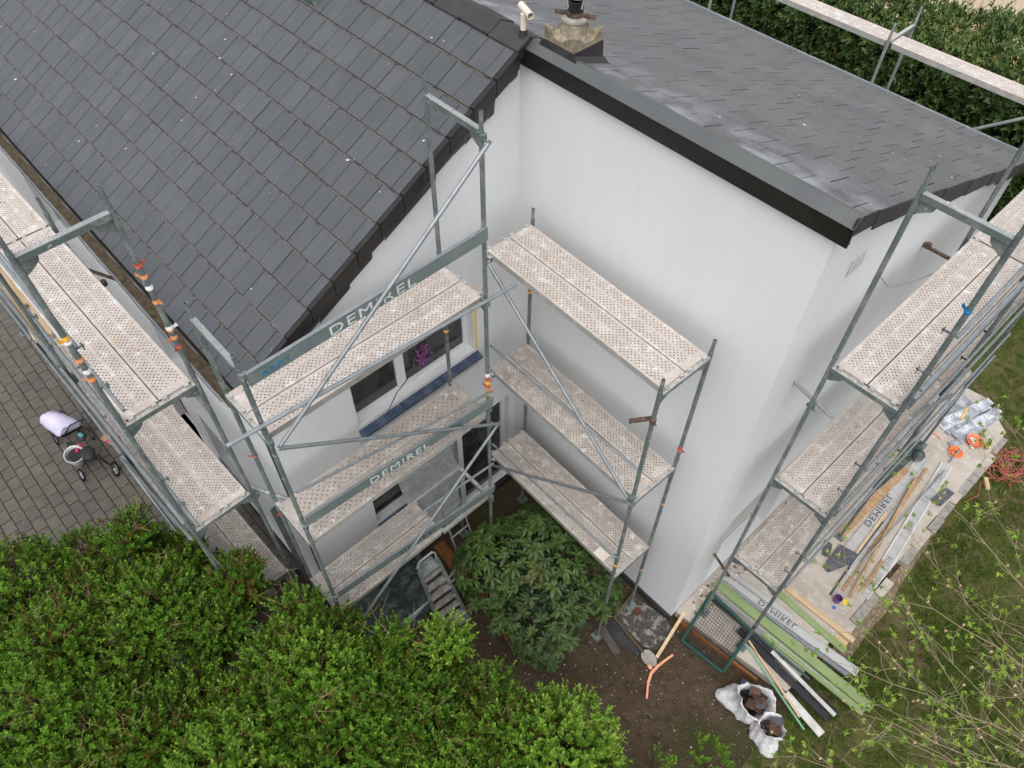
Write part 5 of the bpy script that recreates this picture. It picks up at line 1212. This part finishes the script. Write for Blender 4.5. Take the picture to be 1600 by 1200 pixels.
for i in range(n-1):
    for j in range(m-1): k = i*m+j; b.f.append((k, k+m, k+m+1, k+1))
for i in (0, (n-1)*m): b.f.append(tuple(i+k for k in range(m)))
smooth_angle(build(b, 'hood', 'lavender', pr_))
b = MB(); b.hexa([(-6.24, -5.62, GZ+.42), (-5.78, -5.50, GZ+.40), (-5.78, -5.16, GZ+.40), (-6.24, -5.30, GZ+.42), (-6.27, -5.66, GZ+.54), (-5.74, -5.53, GZ+.53), (-5.74, -5.13, GZ+.53), (-6.27, -5.28, GZ+.54)]); build(b, 'carrycot', 'black_cloth', pr_)
b = MB(); b.tube((-5.80, -5.50, GZ+.12), (-6.15, -5.25, GZ+.46), .013, 8); b.tube((-6.12, -5.62, GZ+.12), (-5.8, -5.2, GZ+.46), .013, 8); b.path([(-5.78, -5.2, GZ+.45), (-5.60, -5.08, GZ+.75), (-5.58, -5.30, GZ+.80), (-5.76, -5.48, GZ+.47)], .012, 8); smooth_angle(build(b, 'frame', 'black_prof', pr_))
for c in ((-6.14, -5.64, GZ+.11), (-6.18, -5.24, GZ+.11), (-5.78, -5.52, GZ+.11), (-5.80, -5.12, GZ+.11)): wheel(pr_, c, .11, (.2, 1, 0))
tr = thing('tricycle', 'child tricycle with pale tub seat and black saddle next to the pram', 'tricycle', (-5.2, -5.35, GZ))
b = MB(); b.lathe([(.10, .20), (.15, .24), (.185, .38), (.195, .40), (.175, .395), (.14, .26), (.001, .23)], (-5.33, -5.52, GZ), 24, 1.05, .85); smooth_angle(build(b, 'tub', 'grey_plastic', tr))
b = MB(); b.lathe([(.001, .30), (.15, .30), (.165, .36), (.15, .372), (.001, .36)], (-5.33, -5.50, GZ), 20, .95, .75); build(b, 'cushion', 'black_cloth', tr)
b = MB(); b.ball((-5.10, -5.33, GZ+.50), .155, .12, .05, 16, 8); smooth_angle(build(b, 'saddle', 'black_cloth', tr))
b = MB(); b.ball((-5.44, -5.26, GZ+.56), .10, .09, .05, 16, 8); smooth_angle(build(b, 'backrest', 'black_cloth', tr))
b = MB(); b.bar((-5.49, -5.27, GZ+.612), (-5.39, -5.25, GZ+.612), .06, .006); build(b, 'printed_patch', 'teal', tr)
b = MB(); b.path([(-5.38, -5.5, GZ+.25), (-5.1, -5.35, GZ+.34), (-4.86, -5.2, GZ+.42), (-4.80, -5.13, GZ+.14)], .018, 8); b.path([(-4.95, -5.10, GZ+.62), (-4.86, -5.2, GZ+.58), (-4.80, -5.34, GZ+.62)], .012, 8); b.tube((-4.86, -5.2, GZ+.42), (-4.87, -5.21, GZ+.58), .012, 8); b.tube((-5.1, -5.35, GZ+.34), (-5.1, -5.33, GZ+.47), .014, 8); b.path([(-5.05, -5.6, GZ+.25), (-5.12, -5.48, GZ+.28), (-5.3, -5.35, GZ+.28)], .012, 8); smooth_angle(build(b, 'frame', 'black_prof', tr))
wheel(tr, (-5.08, -5.62, GZ+.12), .12, (.3, 1, .1), .03); wheel(tr, (-5.45, -5.36, GZ+.12), .12, (.3, 1, .1), .03); wheel(tr, (-4.78, -5.13, GZ+.14), .14, (.5, 1, .15), .03)
for k, p in enumerate([(-5.36, -5.36, GZ+.48), (-5.33, -5.44, GZ+.44), (-5.20, -4.96, GZ+.4)]):
    b = MB(); b.ball(p, .035, .03, .03, 8, 5, .2); build(b, 'toy', 'pink', tr)
plank('cardboard_sheet', 'brown cardboard piece lying between the pram and the scaffold', 'cardboard', (-5.70, -4.98), (-5.38, -4.86), .14, .012, 'timber_o', GZ+.02)

# ---- chips of plaster and litter
def chips(name, n, xr, yr, zf_, smin, smax, label, cat, parent=None, tone=1.):
    x, y = RNG.uniform(*xr, n), RNG.uniform(*yr, n); z = zf_(x, y); s = RNG.uniform(smin, smax, n)*RNG.choice([.6, 1, 1.5], n)
    a = RNG.uniform(0, 6.28, n); e1 = np.stack([np.cos(a), np.sin(a), np.zeros(n)], 1); e2 = np.stack([-np.sin(a), np.cos(a), np.zeros(n)], 1)*RNG.uniform(.3, 1, n)[:, None]
    c = np.stack([x, y, z+s*.25], 1)
    v = np.stack([c+e1*s[:, None], c+e2*s[:, None], c-e1*s[:, None]*.8, c-e2*s[:, None], c+np.array([0, 0, 1])*s[:, None]*.4], 1).reshape(-1, 3)
    i = np.arange(n)[:, None]*5; f = np.concatenate([i+np.array([[k, (k+1) % 4, 4]]) for k in range(4)], 1).reshape(-1, 3)
    return np_mesh(name, v, f, 'plaster_chip', np.repeat(RNG.random(n)**tone, 5), parent, 'stuff', label, cat)
chips('soil_litter', 3600, (1.2, 6.0), (-3.4, .0), lambda x, y: np.full_like(x, GZ), .004, .011, 'small pale chips and husks scattered over the brown soil', 'litter', tone=5.)
chips('slab_rubble', 900, (3.68, 5.5), (.6, 7.2), lambda x, y: np.full_like(x, .0), .004, .012, 'plaster crumbs scattered over the concrete slab', 'rubble')
chips('wall_rubble', 1500, (3.66, 4.0), (.3, 5.0), lambda x, y: np.full_like(x, .0), .008, .028, 'rubble strip along the foot of the wing end wall', 'rubble')
chips('driveway_crumbs', 500, (-8, -2.0), (-7.2, -4.2), lambda x, y: np.full_like(x, GZ+.018), .002, .007, 'pale crumbs on the driveway pavers', 'crumbs')
chips('roof_crumbs', 110, (-7.5, .05), (-3.8, -.3), lambda x, y: zf(y)+.042, .006, .016, 'white plaster crumbs on the main roof tiles', 'crumbs')
chips('low_roof_crumbs', 70, (.4, 3.6), (.3, 4.5), lambda x, y: zr(y)+.016, .004, .010, 'white plaster crumbs on the low roof', 'crumbs')
for nm, xr, yr, z in (('gable_deck_crumbs', (.33, .94), (-3.9, -1.45), 6.0), ('white_wall_deck_crumbs', (.5, 3.0), (-.9, -.26), 6.0), ('left_deck_crumbs', (-6, -.1), (-4.78, -4.16), 6.0), ('end_wall_deck_crumbs', (3.97, 4.58), (.45, 4.5), 6.05)):
    chips(nm, 45, xr, yr, lambda x, y, z=z: np.full_like(x, z), .003, .009, 'plaster crumbs on the top deck of the '+{'gable': 'gable', 'white': 'white-wall', 'left_': 'left', 'end_w': 'end-wall'}[nm[:5]]+' scaffold', 'crumbs', tone=3.)
# patchy pale blue-grey tint on the low roof, growing towards the membrane strip
m = MT['shingle']; n_ = m.node_tree.nodes; l_ = m.node_tree.links; bs = n_['Principled BSDF']
ge = n_.new('ShaderNodeNewGeometry'); sx = n_.new('ShaderNodeSeparateXYZ'); l_.new(ge.outputs['Position'], sx.inputs[0])
m1 = n_.new('ShaderNodeMapRange'); m1.inputs['From Min'].default_value = 1.05; m1.inputs['From Max'].default_value = .15; l_.new(sx.outputs['Y'], m1.inputs['Value'])
tn = n_.new('ShaderNodeTexNoise'); tn.inputs['Scale'].default_value = 3.1; tn.inputs['Detail'].default_value = 6; l_.new(ge.outputs['Position'], tn.inputs['Vector'])
m2 = n_.new('ShaderNodeMapRange'); m2.inputs['From Min'].default_value = .42; m2.inputs['From Max'].default_value = .66; l_.new(tn.outputs['Fac'], m2.inputs['Value'])
mu_ = n_.new('ShaderNodeMath'); mu_.operation = 'MULTIPLY'; l_.new(m1.outputs[0], mu_.inputs[0]); l_.new(m2.outputs[0], mu_.inputs[1])
mx = n_.new('ShaderNodeMix'); mx.data_type = 'RGBA'; mx.inputs['B'].default_value = (.26, .27, .30, 1)
old = bs.inputs['Base Color'].links[0].from_socket; l_.new(mu_.outputs[0], mx.inputs['Factor']); l_.new(old, mx.inputs['A']); l_.new(mx.outputs['Result'], bs.inputs['Base Color'])
